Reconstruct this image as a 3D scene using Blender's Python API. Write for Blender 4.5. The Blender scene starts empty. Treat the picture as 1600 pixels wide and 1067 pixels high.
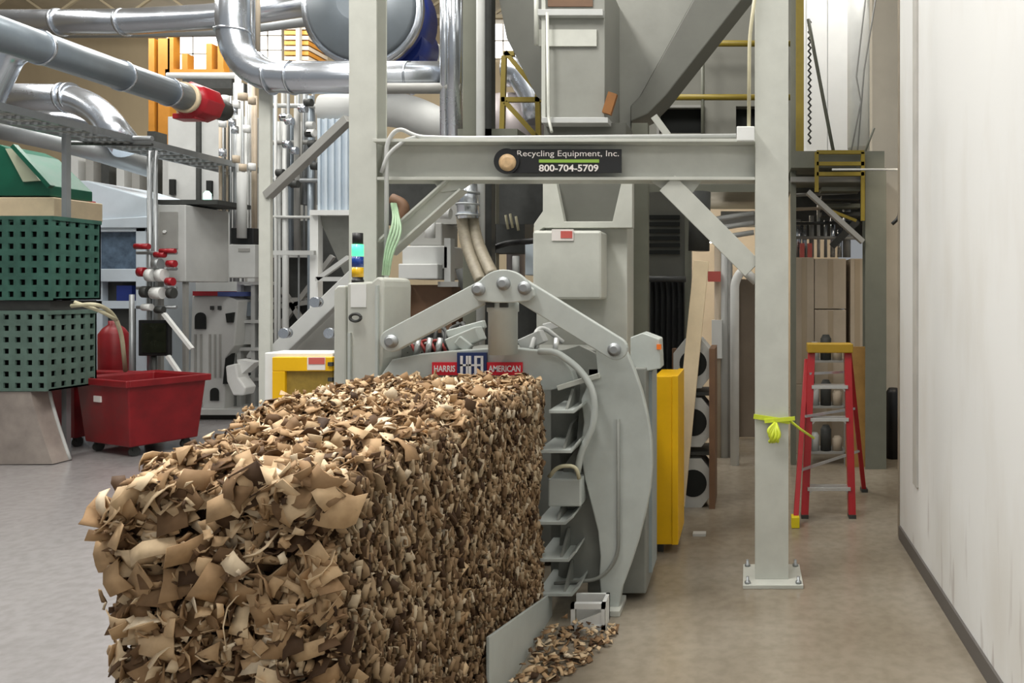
import bpy, math, random
import numpy as np
from mathutils import Vector, Matrix, noise
random.seed(7)
rng = np.random.default_rng(7)
scene = bpy.context.scene
COL = scene.collection

# ------------------------------------------------------------------ camera, world, lights, exposure
F, CX, CY, H = 1200.0, 1167.0, 455.0, 1.9
cam_d = bpy.data.cameras.new('camera'); cam = bpy.data.objects.new('camera', cam_d); COL.objects.link(cam)
cam_d.sensor_width = 36; cam_d.lens = 36 * F / 1600
cam_d.shift_x = -(CX - 800) / 1600; cam_d.shift_y = -(533.5 - CY) / 1600
cam_d.clip_end = 200
cam.location = (0, 0, H); cam.rotation_euler = (math.pi / 2, 0, 0)
scene.camera = cam
scene.view_settings.view_transform = 'Standard'; scene.view_settings.look = 'None'
scene.view_settings.gamma = 1; scene.view_settings.use_curve_mapping = False
scene.view_settings.exposure = 0.0
world = bpy.data.worlds.new('world'); scene.world = world; world.use_nodes = True
world.node_tree.nodes['Background'].inputs[0].default_value = (0.93, 0.97, 1.0, 1)
world.node_tree.nodes['Background'].inputs[1].default_value = 0.27

def area(name, loc, sx, sy, watts, color=(1, 0.97, 0.92), rot=(0, 0, 0)):
    d = bpy.data.lights.new(name, 'AREA'); d.shape = 'RECTANGLE'; d.size = sx; d.size_y = sy
    d.energy = watts; d.color = color
    o = bpy.data.objects.new(name, d); COL.objects.link(o); o.location = loc; o.rotation_euler = rot
    return o
area('ceiling_and_fill_light', (-3.2, 3.0, 7.6), 1.0, 3.6, 410)
area('ceiling_and_fill_light', (-1.6, -2.6, 6.0), 4.0, 1.0, 65, rot=(math.radians(38), 0, 0))  # added front fill behind the camera, lifts the upright faces; no fixture
area('ceiling_and_fill_light', (-0.2, 3.2, 7.8), 0.9, 4.0, 150)
area('ceiling_and_fill_light', (-3.6, 7.4, 8.2), 1.2, 4.0, 300)
area('ceiling_and_fill_light', (-7.5, 6.0, 8.4), 1.2, 6.0, 420)
area('ceiling_and_fill_light', (-8.5, 13.0, 8.6), 1.2, 8.0, 620)
area('ceiling_and_fill_light', (-13.5, 9.0, 8.6), 1.2, 8.0, 420)
area('ceiling_and_fill_light', (-4.0, 17.0, 9.0), 6.0, 1.2, 300, rot=(math.radians(35), 0, 0))  # added fill tilted at the back wall to brighten it
area('ceiling_and_fill_light', (-14.0, 16.0, 8.6), 10.0, 1.2, 560, (1, 0.95, 0.86), rot=(math.radians(60), 0, 0))  # second added wash for the dark left part of the back wall
area('ceiling_and_fill_light', (1.3, 9.7, 7.5), 1.2, 0.8, 90)
area('corridor_lamp', (-0.1, 10.6, 3.6), 1.2, 0.5, 80, (1, 0.86, 0.68))
area('recess_lamp', (2.2, 7.6, 3.4), 0.9, 0.9, 22, (1, 0.86, 0.68))

# ------------------------------------------------------------------ materials
MATS = {}
def lin(c):
    return tuple(((v / 255) / 12.92 if v / 255 <= 0.04045 else ((v / 255 + 0.055) / 1.055) ** 2.4) for v in c)
def mat(name, rgb, rough=0.5, metal=0.0, mottle=0.0, scale=6.0, bump=0.0, emit=None, estr=1.0, stretch=None, coat=0.0, dirt=None, alpha=None):
    """principled material with optional noise mottling between two tones"""
    if name in MATS: return MATS[name]
    m = bpy.data.materials.new(name); m.use_nodes = True; MATS[name] = m
    nt = m.node_tree; N = nt.nodes; L = nt.links; b = N['Principled BSDF']
    c = lin(rgb)
    b.inputs['Base Color'].default_value = (*c, 1); b.inputs['Roughness'].default_value = rough
    b.inputs['Metallic'].default_value = metal; b.inputs['Coat Weight'].default_value = coat
    tc = N.new('ShaderNodeTexCoord'); mp = N.new('ShaderNodeMapping')
    g = N.new('ShaderNodeNewGeometry')
    L.new(g.outputs['Position'], mp.inputs['Vector'])
    if stretch: mp.inputs['Scale'].default_value = stretch
    if mottle > 0 or bump > 0:
        n = N.new('ShaderNodeTexNoise'); n.inputs['Scale'].default_value = scale; n.inputs['Detail'].default_value = 5
        n.inputs['Roughness'].default_value = 0.6
        L.new(mp.outputs['Vector'], n.inputs['Vector'])
        if mottle > 0:
            r = N.new('ShaderNodeValToRGB')
            r.color_ramp.elements[0].position = 0.3; r.color_ramp.elements[1].position = 0.7
            d = dirt and lin(dirt) or tuple(v * (1 - mottle) for v in c)
            r.color_ramp.elements[0].color = (*d, 1)
            r.color_ramp.elements[1].color = (*tuple(min(1, v * (1 + mottle * 0.4)) for v in c), 1)
            L.new(n.outputs['Fac'], r.inputs['Fac']); L.new(r.outputs['Color'], b.inputs['Base Color'])
            rr = N.new('ShaderNodeMapRange'); rr.inputs[3].default_value = max(0.02, rough - 0.1); rr.inputs[4].default_value = min(1, rough + 0.12)
            L.new(n.outputs['Fac'], rr.inputs[0]); L.new(rr.outputs[0], b.inputs['Roughness'])
        if bump > 0:
            bp = N.new('ShaderNodeBump'); bp.inputs['Strength'].default_value = bump; bp.inputs['Distance'].default_value = 0.02
            L.new(n.outputs['Fac'], bp.inputs['Height']); L.new(bp.outputs[0], b.inputs['Normal'])
    if emit:
        b.inputs['Emission Color'].default_value = (*lin(emit), 1); b.inputs['Emission Strength'].default_value = estr
    if alpha is not None: b.inputs['Alpha'].default_value = alpha
    return m

M_FRAME = mat('grey_green_painted_steel', (196, 198, 190), 0.42, 0, 0.10, 5)
M_FRAME2 = mat('olive_grey_painted_steel', (112, 114, 102), 0.5, 0, 0.12, 5)
M_MACH = mat('machine_grey_paint', (186, 192, 188), 0.38, 0, 0.09, 7)
M_MACHD = mat('machine_dark_grey_paint', (132, 134, 128), 0.5, 0, 0.15, 5)
M_TOWER = mat('chute_grey_paint', (140, 141, 134), 0.5, 0, 0.12, 4)
M_TOWERD = mat('chute_dark_grey_paint', (100, 101, 94), 0.55, 0, 0.12, 4)
M_SILVER = mat('galvanised_duct', (200, 206, 214), 0.24, 0.9, 0.04, 3)
M_SILVERM = mat('dull_galvanised_steel', (160, 164, 166), 0.42, 0.6, 0.08, 5)
M_DUCTD = mat('blue_grey_duct_paint', (128, 138, 146), 0.35, 0.35, 0.1, 6)
M_WHITE = mat('white_paint', (226, 228, 226), 0.45, 0, 0.06, 6)
M_LGREY = mat('light_grey_enclosure', (188, 190, 188), 0.45, 0, 0.08, 4)
M_MGREYP = mat('pipe_mid_grey', (132, 136, 138), 0.45, 0.2, 0.1, 5)
M_MGREY = mat('mid_grey_enclosure', (150, 150, 146), 0.5, 0, 0.1, 4)
M_BLUEW = mat('pale_blue_white_paint', (196, 208, 218), 0.4, 0, 0.06, 5)
M_BLACK = mat('black_plastic', (22, 23, 24), 0.45, 0, 0.2, 10)
M_DARK = mat('dark_machinery', (58, 60, 58), 0.6, 0, 0.3, 12)
M_YEL = mat('safety_yellow_paint', (236, 184, 8), 0.4, 0, 0.08, 5)
M_YELD = mat('yellow_mesh_infill', (150, 124, 50), 0.6, 0, 0.25, 14)
M_OLIVE = mat('rail_yellow_paint', (138, 120, 34), 0.5, 0, 0.15, 8)
M_ORANGE = mat('rack_orange_paint', (176, 118, 36), 0.5, 0, 0.12, 6)
M_RED = mat('red_plastic', (134, 20, 28), 0.42, 0, 0.3, 4)
M_REDV = mat('red_valve_paint', (156, 22, 34), 0.35, 0, 0.1, 9)
M_REDL = mat('ladder_red_fibreglass', (172, 26, 34), 0.35, 0, 0.08, 8)
M_ALU = mat('brushed_aluminium', (206, 208, 208), 0.32, 0.7, 0.1, 20)
M_GREEN = mat('crate_green_plastic', (58, 98, 86), 0.45, 0, 0.35, 7)
M_GREEN2 = mat('crate_lit_green_plastic', (92, 116, 106), 0.5, 0, 0.3, 7)  # paler green: light falling on the lower crate's front is put into the colour
M_DGREEN = mat('hopper_dark_green_paint', (14, 88, 66), 0.4, 0, 0.15, 5)
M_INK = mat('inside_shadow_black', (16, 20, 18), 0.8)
M_BEIGE = mat('beige_board', (214, 196, 164), 0.6, 0, 0.1, 6)
M_TAN = mat('tan_carton', (184, 170, 150), 0.7, 0, 0.12, 4)
M_BROWN = mat('brown_panel', (112, 84, 62), 0.65, 0, 0.2, 6)
M_BLUE = mat('deep_blue_paint', (30, 48, 120), 0.35, 0, 0.15, 6)
M_HOSE = mat('pale_hose_rubber', (196, 190, 160), 0.5, 0, 0.15, 12)
M_HOSEG = mat('tan_corrugated_hose', (150, 142, 124), 0.5, 0, 0.25, 20)
M_SCREEN = mat('machine_window_glass', (92, 112, 134), 0.12, 0, 0.5, 7)
M_SHEET = mat('white_wall_sheet', (236, 238, 238), 0.35, 0, 0.05, 2)
M_NEON = mat('neon_yellow_tape', (206, 220, 60), 0.5, 0, 0.15, 20)
M_GREENH = mat('pale_green_hose', (170, 200, 166), 0.4, 0, 0.15, 12)
M_LABELR = mat('red_label_print', (200, 96, 88), 0.5)
M_LABELW = mat('white_label', (232, 226, 222), 0.5)
M_BRED = mat('badge_red', (222, 38, 58), 0.4)
M_BNAVY = mat('badge_navy', (30, 54, 108), 0.4)
M_BWHITE = mat('badge_white', (245, 246, 248), 0.4)
M_SGREEN = mat('sign_green', (140, 178, 70), 0.5)

def floor_mat():
    m = bpy.data.materials.new('polished_concrete'); m.use_nodes = True
    nt = m.node_tree; N = nt.nodes; L = nt.links; b = N['Principled BSDF']
    g = N.new('ShaderNodeNewGeometry')
    def nz(s, det=6):
        n = N.new('ShaderNodeTexNoise'); n.inputs['Scale'].default_value = s; n.inputs['Detail'].default_value = det
        L.new(g.outputs['Position'], n.inputs['Vector']); return n
    n1 = nz(0.9); n2 = nz(14); n3 = nz(2.6)
    r = N.new('ShaderNodeValToRGB'); r.color_ramp.elements[0].position = 0.35; r.color_ramp.elements[1].position = 0.68
    r.color_ramp.elements[0].color = (*lin((132, 122, 106)), 1); r.color_ramp.elements[1].color = (*lin((156, 148, 134)), 1)
    L.new(n1.outputs['Fac'], r.inputs['Fac'])
    # the hall side is a cooler grey than the aisle by the wall
    sx = N.new('ShaderNodeSeparateXYZ'); L.new(g.outputs['Position'], sx.inputs[0])
    mr = N.new('ShaderNodeMapRange'); mr.inputs[1].default_value = -1.4; mr.inputs[2].default_value = -3.2
    L.new(sx.outputs['X'], mr.inputs[0])
    mx0 = N.new('ShaderNodeMixRGB'); mx0.inputs[2].default_value = (*lin((144, 141, 141)), 1)
    L.new(mr.outputs[0], mx0.inputs[0]); L.new(r.outputs['Color'], mx0.inputs[1])
    mx = N.new('ShaderNodeMixRGB'); mx.blend_type = 'MULTIPLY'; mx.inputs[0].default_value = 0.35
    L.new(mx0.outputs[0], mx.inputs[1])
    r2 = N.new('ShaderNodeValToRGB'); r2.color_ramp.elements[0].position = 0.35; r2.color_ramp.elements[0].color = (0.62, 0.6, 0.57, 1)
    r2.color_ramp.elements[1].position = 0.6
    L.new(n2.outputs['Fac'], r2.inputs['Fac']); L.new(r2.outputs['Color'], mx.inputs[2])
    L.new(mx.outputs[0], b.inputs['Base Color'])
    rr = N.new('ShaderNodeMapRange'); rr.inputs[3].default_value = 0.08; rr.inputs[4].default_value = 0.34
    L.new(n3.outputs['Fac'], rr.inputs[0]); L.new(rr.outputs[0], b.inputs['Roughness'])
    bp = N.new('ShaderNodeBump'); bp.inputs['Strength'].default_value = 0.05; bp.inputs['Distance'].default_value = 0.02
    L.new(n3.outputs['Fac'], bp.inputs['Height']); L.new(bp.outputs[0], b.inputs['Normal'])
    return m
def wall_mat():
    m = bpy.data.materials.new('scuffed_white_wall'); m.use_nodes = True
    nt = m.node_tree; N = nt.nodes; L = nt.links; b = N['Principled BSDF']; b.inputs['Roughness'].default_value = 0.55
    g = N.new('ShaderNodeNewGeometry'); mp = N.new('ShaderNodeMapping'); mp.inputs['Scale'].default_value = (1, 1.4, 0.5)
    L.new(g.outputs['Position'], mp.inputs['Vector'])
    n = N.new('ShaderNodeTexNoise'); n.inputs['Scale'].default_value = 1.6; n.inputs['Detail'].default_value = 7
    L.new(mp.outputs[0], n.inputs['Vector'])
    r = N.new('ShaderNodeValToRGB'); r.color_ramp.elements[0].position = 0.3; r.color_ramp.elements[1].position = 0.52
    r.color_ramp.elements[0].color = (*lin((216, 215, 211)), 1); r.color_ramp.elements[1].color = (*lin((226, 227, 226)), 1)
    L.new(n.outputs['Fac'], r.inputs['Fac'])
    # brown scuff streaks low on the wall
    n2 = N.new('ShaderNodeTexNoise'); n2.inputs['Scale'].default_value = 3.0; n2.inputs['Detail'].default_value = 4
    mp2 = N.new('ShaderNodeMapping'); mp2.inputs['Scale'].default_value = (1, 4.5, 0.6); mp2.inputs['Location'].default_value = (3, 1, 0)
    L.new(g.outputs['Position'], mp2.inputs['Vector']); L.new(mp2.outputs[0], n2.inputs['Vector'])
    r2 = N.new('ShaderNodeValToRGB'); r2.color_ramp.elements[0].position = 0.6; r2.color_ramp.elements[1].position = 0.72
    L.new(n2.outputs['Fac'], r2.inputs['Fac'])
    sx = N.new('ShaderNodeSeparateXYZ'); L.new(g.outputs['Position'], sx.inputs[0])
    mr = N.new('ShaderNodeMapRange'); mr.inputs[1].default_value = 0.9; mr.inputs[2].default_value = 0.1; mr.inputs[3].default_value = 0; mr.inputs[4].default_value = 0.6
    L.new(sx.outputs['Z'], mr.inputs[0])
    mu = N.new('ShaderNodeMath'); mu.operation = 'MULTIPLY'; L.new(r2.outputs['Color'], mu.inputs[0]); L.new(mr.outputs[0], mu.inputs[1])
    mx = N.new('ShaderNodeMixRGB'); mx.inputs[2].default_value = (*lin((140, 124, 118)), 1)
    L.new(mu.outputs[0], mx.inputs[0]); L.new(r.outputs['Color'], mx.inputs[1]); L.new(mx.outputs[0], b.inputs['Base Color'])
    return m
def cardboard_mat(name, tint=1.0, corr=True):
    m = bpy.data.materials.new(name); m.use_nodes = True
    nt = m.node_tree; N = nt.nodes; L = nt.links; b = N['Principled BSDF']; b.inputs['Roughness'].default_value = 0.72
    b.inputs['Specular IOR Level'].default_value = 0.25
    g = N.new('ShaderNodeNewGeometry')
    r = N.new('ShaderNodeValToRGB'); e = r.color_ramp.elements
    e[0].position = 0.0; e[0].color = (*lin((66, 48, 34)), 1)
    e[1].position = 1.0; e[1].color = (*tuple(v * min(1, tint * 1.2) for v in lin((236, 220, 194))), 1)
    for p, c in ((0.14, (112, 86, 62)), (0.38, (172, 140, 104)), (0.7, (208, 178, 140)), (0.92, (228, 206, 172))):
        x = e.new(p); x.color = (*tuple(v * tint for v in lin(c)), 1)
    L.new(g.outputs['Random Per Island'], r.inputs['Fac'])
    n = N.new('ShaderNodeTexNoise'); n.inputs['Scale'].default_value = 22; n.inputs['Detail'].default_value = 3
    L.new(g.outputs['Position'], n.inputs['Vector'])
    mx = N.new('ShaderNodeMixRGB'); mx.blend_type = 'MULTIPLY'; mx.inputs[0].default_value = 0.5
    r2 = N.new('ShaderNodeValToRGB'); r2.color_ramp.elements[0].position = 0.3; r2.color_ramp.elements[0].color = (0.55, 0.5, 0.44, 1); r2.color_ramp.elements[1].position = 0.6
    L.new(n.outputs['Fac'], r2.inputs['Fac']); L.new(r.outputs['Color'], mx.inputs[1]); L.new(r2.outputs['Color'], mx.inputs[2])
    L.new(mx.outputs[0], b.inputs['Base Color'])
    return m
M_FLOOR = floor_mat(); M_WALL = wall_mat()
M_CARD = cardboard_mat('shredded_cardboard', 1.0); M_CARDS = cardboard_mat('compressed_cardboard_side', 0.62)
M_CORE = mat('cardboard_core', (62, 42, 26), 0.9, 0, 0.4, 30, 0.6)

# ------------------------------------------------------------------ mesh helpers
def W(px, py, Y):
    return Vector(((px - CX) * Y / F, Y, H + (CY - py) * Y / F))
ORG = {}
class MB:
    def __init__(s): s.v = []; s.f = []; s.sm = []
    def add(s, vs, fs, smooth=False):
        o = len(s.v); s.v += [tuple(p) for p in vs]
        for f in fs: s.f.append(tuple(i + o for i in f)); s.sm.append(smooth)
        return s
    def box(s, x0, x1, y0, y1, z0, z1):
        v = [(x, y, z) for x in (x0, x1) for y in (y0, y1) for z in (z0, z1)]
        return s.add(v, [(0, 1, 3, 2), (4, 6, 7, 5), (0, 4, 5, 1), (2, 3, 7, 6), (0, 2, 6, 4), (1, 5, 7, 3)])
    def pbox(s, x0, y0, x1, y1, Y, d):
        """box whose front face covers that pixel rectangle at distance Y, d deep"""
        a = W(x0, y1, Y); b = W(x1, y0, Y)
        return s.box(a.x, b.x, Y, Y + d, a.z, b.z)
    def fbox(s, x0, y0, x1, Y, d, z0=0.0):
        """as pbox but standing on height z0"""
        a = W(x0, y0, Y); b = W(x1, y0, Y)
        return s.box(a.x, b.x, Y, Y + d, z0, a.z)
    def prism(s, pts, axis, a, b):
        """polygon (2-D) extruded along an axis between a and b"""
        def mk(p, t):
            return {'x': (t, p[0], p[1]), 'y': (p[0], t, p[1]), 'z': (p[0], p[1], t)}[axis]
        n = len(pts); v = [mk(p, a) for p in pts] + [mk(p, b) for p in pts]
        f = [tuple(range(n)), tuple(range(2 * n - 1, n - 1, -1))] + [(i, i + n, (i + 1) % n + n, (i + 1) % n) for i in range(n)]
        return s.add(v, f)
    def poly(s, pp, Y, d):
        return s.prism([(W(x, y, Y).x, W(x, y, Y).z) for x, y in pp], 'y', Y, Y + d)
    def bar(s, p, q, w, h, up=(0, 0, 1)):
        p = Vector(p); q = Vector(q); t = (q - p).normalized(); up = Vector(up)
        if abs(t.dot(up)) > 0.98: up = Vector((0, 1, 0))
        a = t.cross(up).normalized() * w / 2; b = a.cross(t).normalized() * h / 2
        v = [e + i * a + j * b for e in (p, q) for i in (-1, 1) for j in (-1, 1)]
        return s.add(v, [(0, 1, 3, 2), (4, 6, 7, 5), (0, 4, 5, 1), (2, 3, 7, 6), (0, 2, 6, 4), (1, 5, 7, 3)])
    def ibeam(s, p, q, w, h, t=0.012, up=(0, 0, 1)):
        """rolled section from p to q: w across the flanges, h between them"""
        p = Vector(p); q = Vector(q); d = (q - p).normalized(); up = Vector(up)
        u = (up - up.dot(d) * d).normalized()
        s.bar(p + u * (h / 2 - t / 2), q + u * (h / 2 - t / 2), w, t, u)
        s.bar(p - u * (h / 2 - t / 2), q - u * (h / 2 - t / 2), w, t, u)
        return s.bar(p, q, t, h - 2 * t, u)
    def tube(s, pts, r, n=16, fillet=0.0, cap=True, rads=None):
        pts = [Vector(p) for p in pts]
        if fillet > 0 and len(pts) > 2:
            out = [pts[0]]
            for i in range(1, len(pts) - 1):
                a, b, c = pts[i - 1], pts[i], pts[i + 1]
                u = (a - b); v = (c - b); k = min(fillet, u.length * 0.49, v.length * 0.49)
                A = b + u.normalized() * k; C = b + v.normalized() * k
                for j in range(8):
                    t = j / 7; out.append((1 - t) ** 2 * A + 2 * t * (1 - t) * b + t * t * C)
            out.append(pts[-1]); pts = out
        vs = []; fs = []; N = len(pts)
        t = (pts[1] - pts[0]).normalized()
        nrm = t.orthogonal().normalized()
        for i, p in enumerate(pts):
            tt = (pts[min(i + 1, N - 1)] - pts[max(i - 1, 0)]).normalized()
            nrm = (nrm - nrm.dot(tt) * tt).normalized(); bi = tt.cross(nrm)
            R = rads[i] if rads else r
            for k in range(n):
                a = 2 * math.pi * k / n; vs.append(p + (nrm * math.cos(a) + bi * math.sin(a)) * R)
        for i in range(N - 1):
            for k in range(n):
                fs.append((i * n + k, i * n + (k + 1) % n, (i + 1) * n + (k + 1) % n, (i + 1) * n + k))
        s.add(vs, fs, True)
        if cap:
            o = len(s.v) - len(vs)
            s.f.append(tuple(o + k for k in range(n - 1, -1, -1))); s.sm.append(False)
            s.f.append(tuple(o + (N - 1) * n + k for k in range(n))); s.sm.append(False)
        return s
    def lathe(s, c, axis, prof, n=32):
        """profile of (offset along axis, radius)"""
        c = Vector(c); ax = Vector(axis).normalized(); u = ax.orthogonal().normalized(); w = ax.cross(u)
        vs = [c + ax * h + (u * math.cos(2 * math.pi * k / n) + w * math.sin(2 * math.pi * k / n)) * r for h, r in prof for k in range(n)]
        fs = [(i * n + k, i * n + (k + 1) % n, (i + 1) * n + (k + 1) % n, (i + 1) * n + k) for i in range(len(prof) - 1) for k in range(n)]
        s.add(vs, fs, True); o = len(s.v) - len(vs)
        s.f.append(tuple(o + k for k in range(n))); s.sm.append(False)
        s.f.append(tuple(o + (len(prof) - 1) * n + k for k in range(n))); s.sm.append(False)
        return s
    def frustum(s, bot, top, z0, z1):
        """bot and top are (x0,x1,y0,y1)"""
        v = [(bot[0], bot[2], z0), (bot[1], bot[2], z0), (bot[1], bot[3], z0), (bot[0], bot[3], z0),
             (top[0], top[2], z1), (top[1], top[2], z1), (top[1], top[3], z1), (top[0], top[3], z1)]
        return s.add(v, [(0, 3, 2, 1), (4, 5, 6, 7), (0, 1, 5, 4), (1, 2, 6, 5), (2, 3, 7, 6), (3, 0, 4, 7)])
    def rot(s, c, ang):
        c = Vector(c); R = Matrix.Rotation(ang, 3, 'Z')
        s.v = [tuple(R @ (Vector(p) - c) + c) for p in s.v]; return s
    def build(s, name, m, parent=None, bevel=0.0, label=None):
        me = bpy.data.meshes.new(name)
        if parent is not None: org = ORG[parent]
        else:
            a = np.array(s.v); org = Vector(((a[:, 0].min() + a[:, 0].max()) / 2, (a[:, 1].min() + a[:, 1].max()) / 2, a[:, 2].min()))
        me.from_pydata([tuple(Vector(p) - org) for p in s.v], [], s.f)
        me.polygons.foreach_set('use_smooth', s.sm); me.materials.append(m)
        import bmesh
        bm = bmesh.new(); bm.from_mesh(me); bmesh.ops.recalc_face_normals(bm, faces=bm.faces); bm.to_mesh(me); bm.free()
        o = bpy.data.objects.new(name, me); COL.objects.link(o); ORG[o] = org
        if parent is not None: o.parent = parent
        else: o.location = org
        if bevel:
            b = o.modifiers.new('bevel', 'BEVEL'); b.width = bevel; b.segments = 2; b.limit_method = 'ANGLE'; b.angle_limit = 0.7
        if label: o['label'] = label
        return o
def thing(name, label, cat, loc, group=None):
    o = bpy.data.objects.new(name, None); COL.objects.link(o); o.location = loc; ORG[o] = Vector(loc)
    o.empty_display_size = 0.1
    o['label'] = label; o['category'] = cat
    if group: o['group'] = group
    return o
def tag(o, label, cat, group=None, kind=None):
    o['label'] = label; o['category'] = cat
    if group: o['group'] = group
    if kind: o['kind'] = kind
    return o
def struct(o):
    o['kind'] = 'structure'; return o
def lettering(s, x0, y0, x1, y1, Y, m, parent, name='lettering', d=0.002, bold=0.0):
    cu = bpy.data.curves.new('t', 'FONT'); cu.body = s; cu.extrude = 0.5; cu.offset = bold; cu.resolution_u = 3
    t = bpy.data.objects.new('t', cu); COL.objects.link(t)
    dg = bpy.context.evaluated_depsgraph_get(); dg.update()
    me = bpy.data.meshes.new_from_object(t.evaluated_get(dg)); bpy.data.objects.remove(t)
    a = np.array([v.co[:] for v in me.vertices]); lo = a.min(0); hi = a.max(0)
    A = W(x0, y1, Y); B = W(x1, y0, Y); org = ORG[parent]
    for v in me.vertices:
        c = v.co
        v.co = (A.x + (c.x - lo[0]) / (hi[0] - lo[0]) * (B.x - A.x) - org.x, Y + (0 if c.z > 0 else d) - org.y,
                A.z + (c.y - lo[1]) / (hi[1] - lo[1]) * (B.z - A.z) - org.z)
    me.materials.clear(); me.materials.append(m); me.name = name
    o = bpy.data.objects.new(name, me); COL.objects.link(o); o.parent = parent; ORG[o] = org
    return o

# ------------------------------------------------------------------ the setting
struct(MB().box(-26, 6, -4, 26, -0.15, 0).build('floor', M_FLOOR))
struct(MB().box(-26, 6, -4, 26, 10.2, 10.35).build('ceiling', mat('hall_ceiling', (176, 168, 150), 0.8, 0, 0.15, 1.5)))
struct(MB().box(1.18, 1.5, -3, 5.92, 0, 10.2).build('wall_right', M_WALL))
struct(MB().box(1.165, 1.18, -3, 5.9, 0, 0.1).build('baseboard_right', mat('grey_rubber_baseboard', (96, 92, 88), 0.6)))
struct(MB().box(1.172, 1.5, 5.92, 5.97, 0, 10.2).build('trim_1', mat('tan_corner_trim', (150, 140, 124), 0.6, 0, 0.2, 5)))
struct(MB().box(1.165, 1.18, 5.28, 5.40, 0.55, 10.2).build('trim_2', mat('grey_wall_strip', (192, 190, 184), 0.6, 0, 0.15, 5)))
M_BACK = mat('tan_hall_wall', (172, 158, 132), 0.8, 0, 0.14, 0.6, stretch=(1, 1, 0.3))
struct(MB().box(-26, 2, 24, 24.3, 0, 10.2).build('wall_back', M_BACK))
struct(MB().box(-26.2, -26, -4, 24.3, 0, 10.2).build('wall_left', M_BACK))
struct(MB().box(1.5, 5, 9.2, 9.4, 0, 10.2).build('wall_recess', mat('cream_recess_wall', (196, 188, 172), 0.7, 0, 0.08, 3)))
wc = MB(); wc.box(-1.6, 1.5, 12.6, 12.75, 0, 4.3)
struct(wc.build('wall_corridor', mat('warm_corridor_wall', (180, 166, 144), 0.7, 0, 0.12, 3)))
b = MB()
for x in (1.02, 1.32, 1.62): b.box(x - 0.16, x + 0.13, 11.0, 11.05, 3.4, 10.2)
b.box(0.6, 2.2, 11.05, 11.1, 3.3, 10.2)
struct(b.build('wall_panel', M_SHEET))
# three bright windows high in the far wall
def window(n, x0, y0, x1, y1, nx, ny):
    Y = 23.9
    fr = MB(); a = W(x0, y1, Y); c = W(x1, y0, Y)
    for i in range(nx + 1):
        x = a.x + (c.x - a.x) * i / nx; fr.box(x - 0.02, x + 0.02, Y - 0.06, Y + 0.04, a.z, c.z)
    for j in range(ny + 1):
        z = a.z + (c.z - a.z) * j / ny; fr.box(a.x, c.x, Y - 0.06, Y + 0.04, z - 0.02, z + 0.02)
    o = struct(fr.build('window_%d' % n, mat('window_frame_paint', (225, 220, 210), 0.6)))
    g = MB().box(a.x, c.x, Y - 0.05, Y + 0.03, a.z, c.z).build('pane', mat('daylit_pane', (255, 255, 255), 0.3, emit=(245, 248, 255), estr=2.2), o)
window(1, 262, 52, 345, 118, 2, 2)
window(2, 398, 34, 442, 102, 2, 3)
window(3, 762, 10, 812, 92, 2, 3)
# roof trusses over the far hall
for i, yy in enumerate((16.0, 21.0)):
    t = MB()
    t.bar((-26, yy, 10.1), (1, yy, 10.1), 0.15, 0.12); t.bar((-26, yy, 9.4), (1, yy, 9.4), 0.12, 0.1)
    for k in range(27):
        x = -26 + k; t.bar((x, yy, 9.4 if k % 2 else 10.1), (x + 1, yy, 10.1 if k % 2 else 9.4), 0.06, 0.06)
    struct(t.build('trim_%d' % (3 + i), mat('truss_paint', (150, 140, 118), 0.6)))

# ------------------------------------------------------------------ cardboard bales
def flakes(P, Nn, L, Wd, roll, bend, thick, name, m, parent=None):
    """P centres, Nn normals, per flake length / width / roll about the normal; each a bent card with thickness"""
    n = len(P)
    ref = np.tile([[0.0, 0.0, 1.0]], (n, 1)); ref[np.abs(Nn[:, 2]) > 0.9] = (0, 1, 0)
    U = np.cross(ref, Nn); U /= np.linalg.norm(U, axis=1)[:, None]; V = np.cross(Nn, U)
    c, s_ = np.cos(roll)[:, None], np.sin(roll)[:, None]
    A = U * c + V * s_; B = -U * s_ + V * c
    vs = np.zeros((n, 16, 3)); k = 0; fold = rng.uniform(-1, 1, n); tw = rng.normal(0, 0.35, n)
    for i in range(4):
        t = (i / 3 - 0.5)
        lift = bend * ((0.25 - t * t) * L * 1.6 + fold * t * L * 0.4 * (i % 2))
        for j in (-1, 1):
            jit = rng.uniform(-0.1, 0.1, n) * Wd + j * Wd / 2
            jl = rng.uniform(-0.1, 0.1, n) * L * (1 if i in (0, 3) else 0.2)
            base = P + A * (t * L + jl)[:, None] + B * jit[:, None] + Nn * (lift + tw * t * j * Wd)[:, None]
            vs[:, k] = base + Nn * thick / 2; vs[:, k + 1] = base - Nn * thick / 2; k += 2
    q = []
    for i in range(3):
        a = i * 4; b_ = a + 4
        q += [(a, a + 2, b_ + 2, b_), (a + 1, b_ + 1, b_ + 3, a + 3), (a, b_, b_ + 1, a + 1), (a + 2, a + 3, b_ + 3, b_ + 2)]
    q += [(0, 1, 3, 2), (12, 14, 15, 13)]
    q = np.array(q); faces = (q[None] + (np.arange(n) * 16)[:, None, None]).reshape(-1, 4)
    me = bpy.data.meshes.new(name)
    vv = vs.reshape(-1, 3)
    org = ORG[parent] if parent is not None else Vector((vv[:, 0].mean(), vv[:, 1].mean(), vv[:, 2].min()))
    vv = vv - np.array(org)
    me.vertices.add(len(vv)); me.vertices.foreach_set('co', vv.astype(np.float32).ravel())
    me.loops.add(faces.size); me.loops.foreach_set('vertex_index', faces.astype(np.int32).ravel())
    me.polygons.add(len(faces)); me.polygons.foreach_set('loop_start', np.arange(0, faces.size, 4, dtype=np.int32))
    me.update(); me.validate(); me.materials.append(m)
    o = bpy.data.objects.new(name, me); COL.objects.link(o); ORG[o] = org
    if parent is not None: o.parent = parent
    else: o.location = org
    return o
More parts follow.
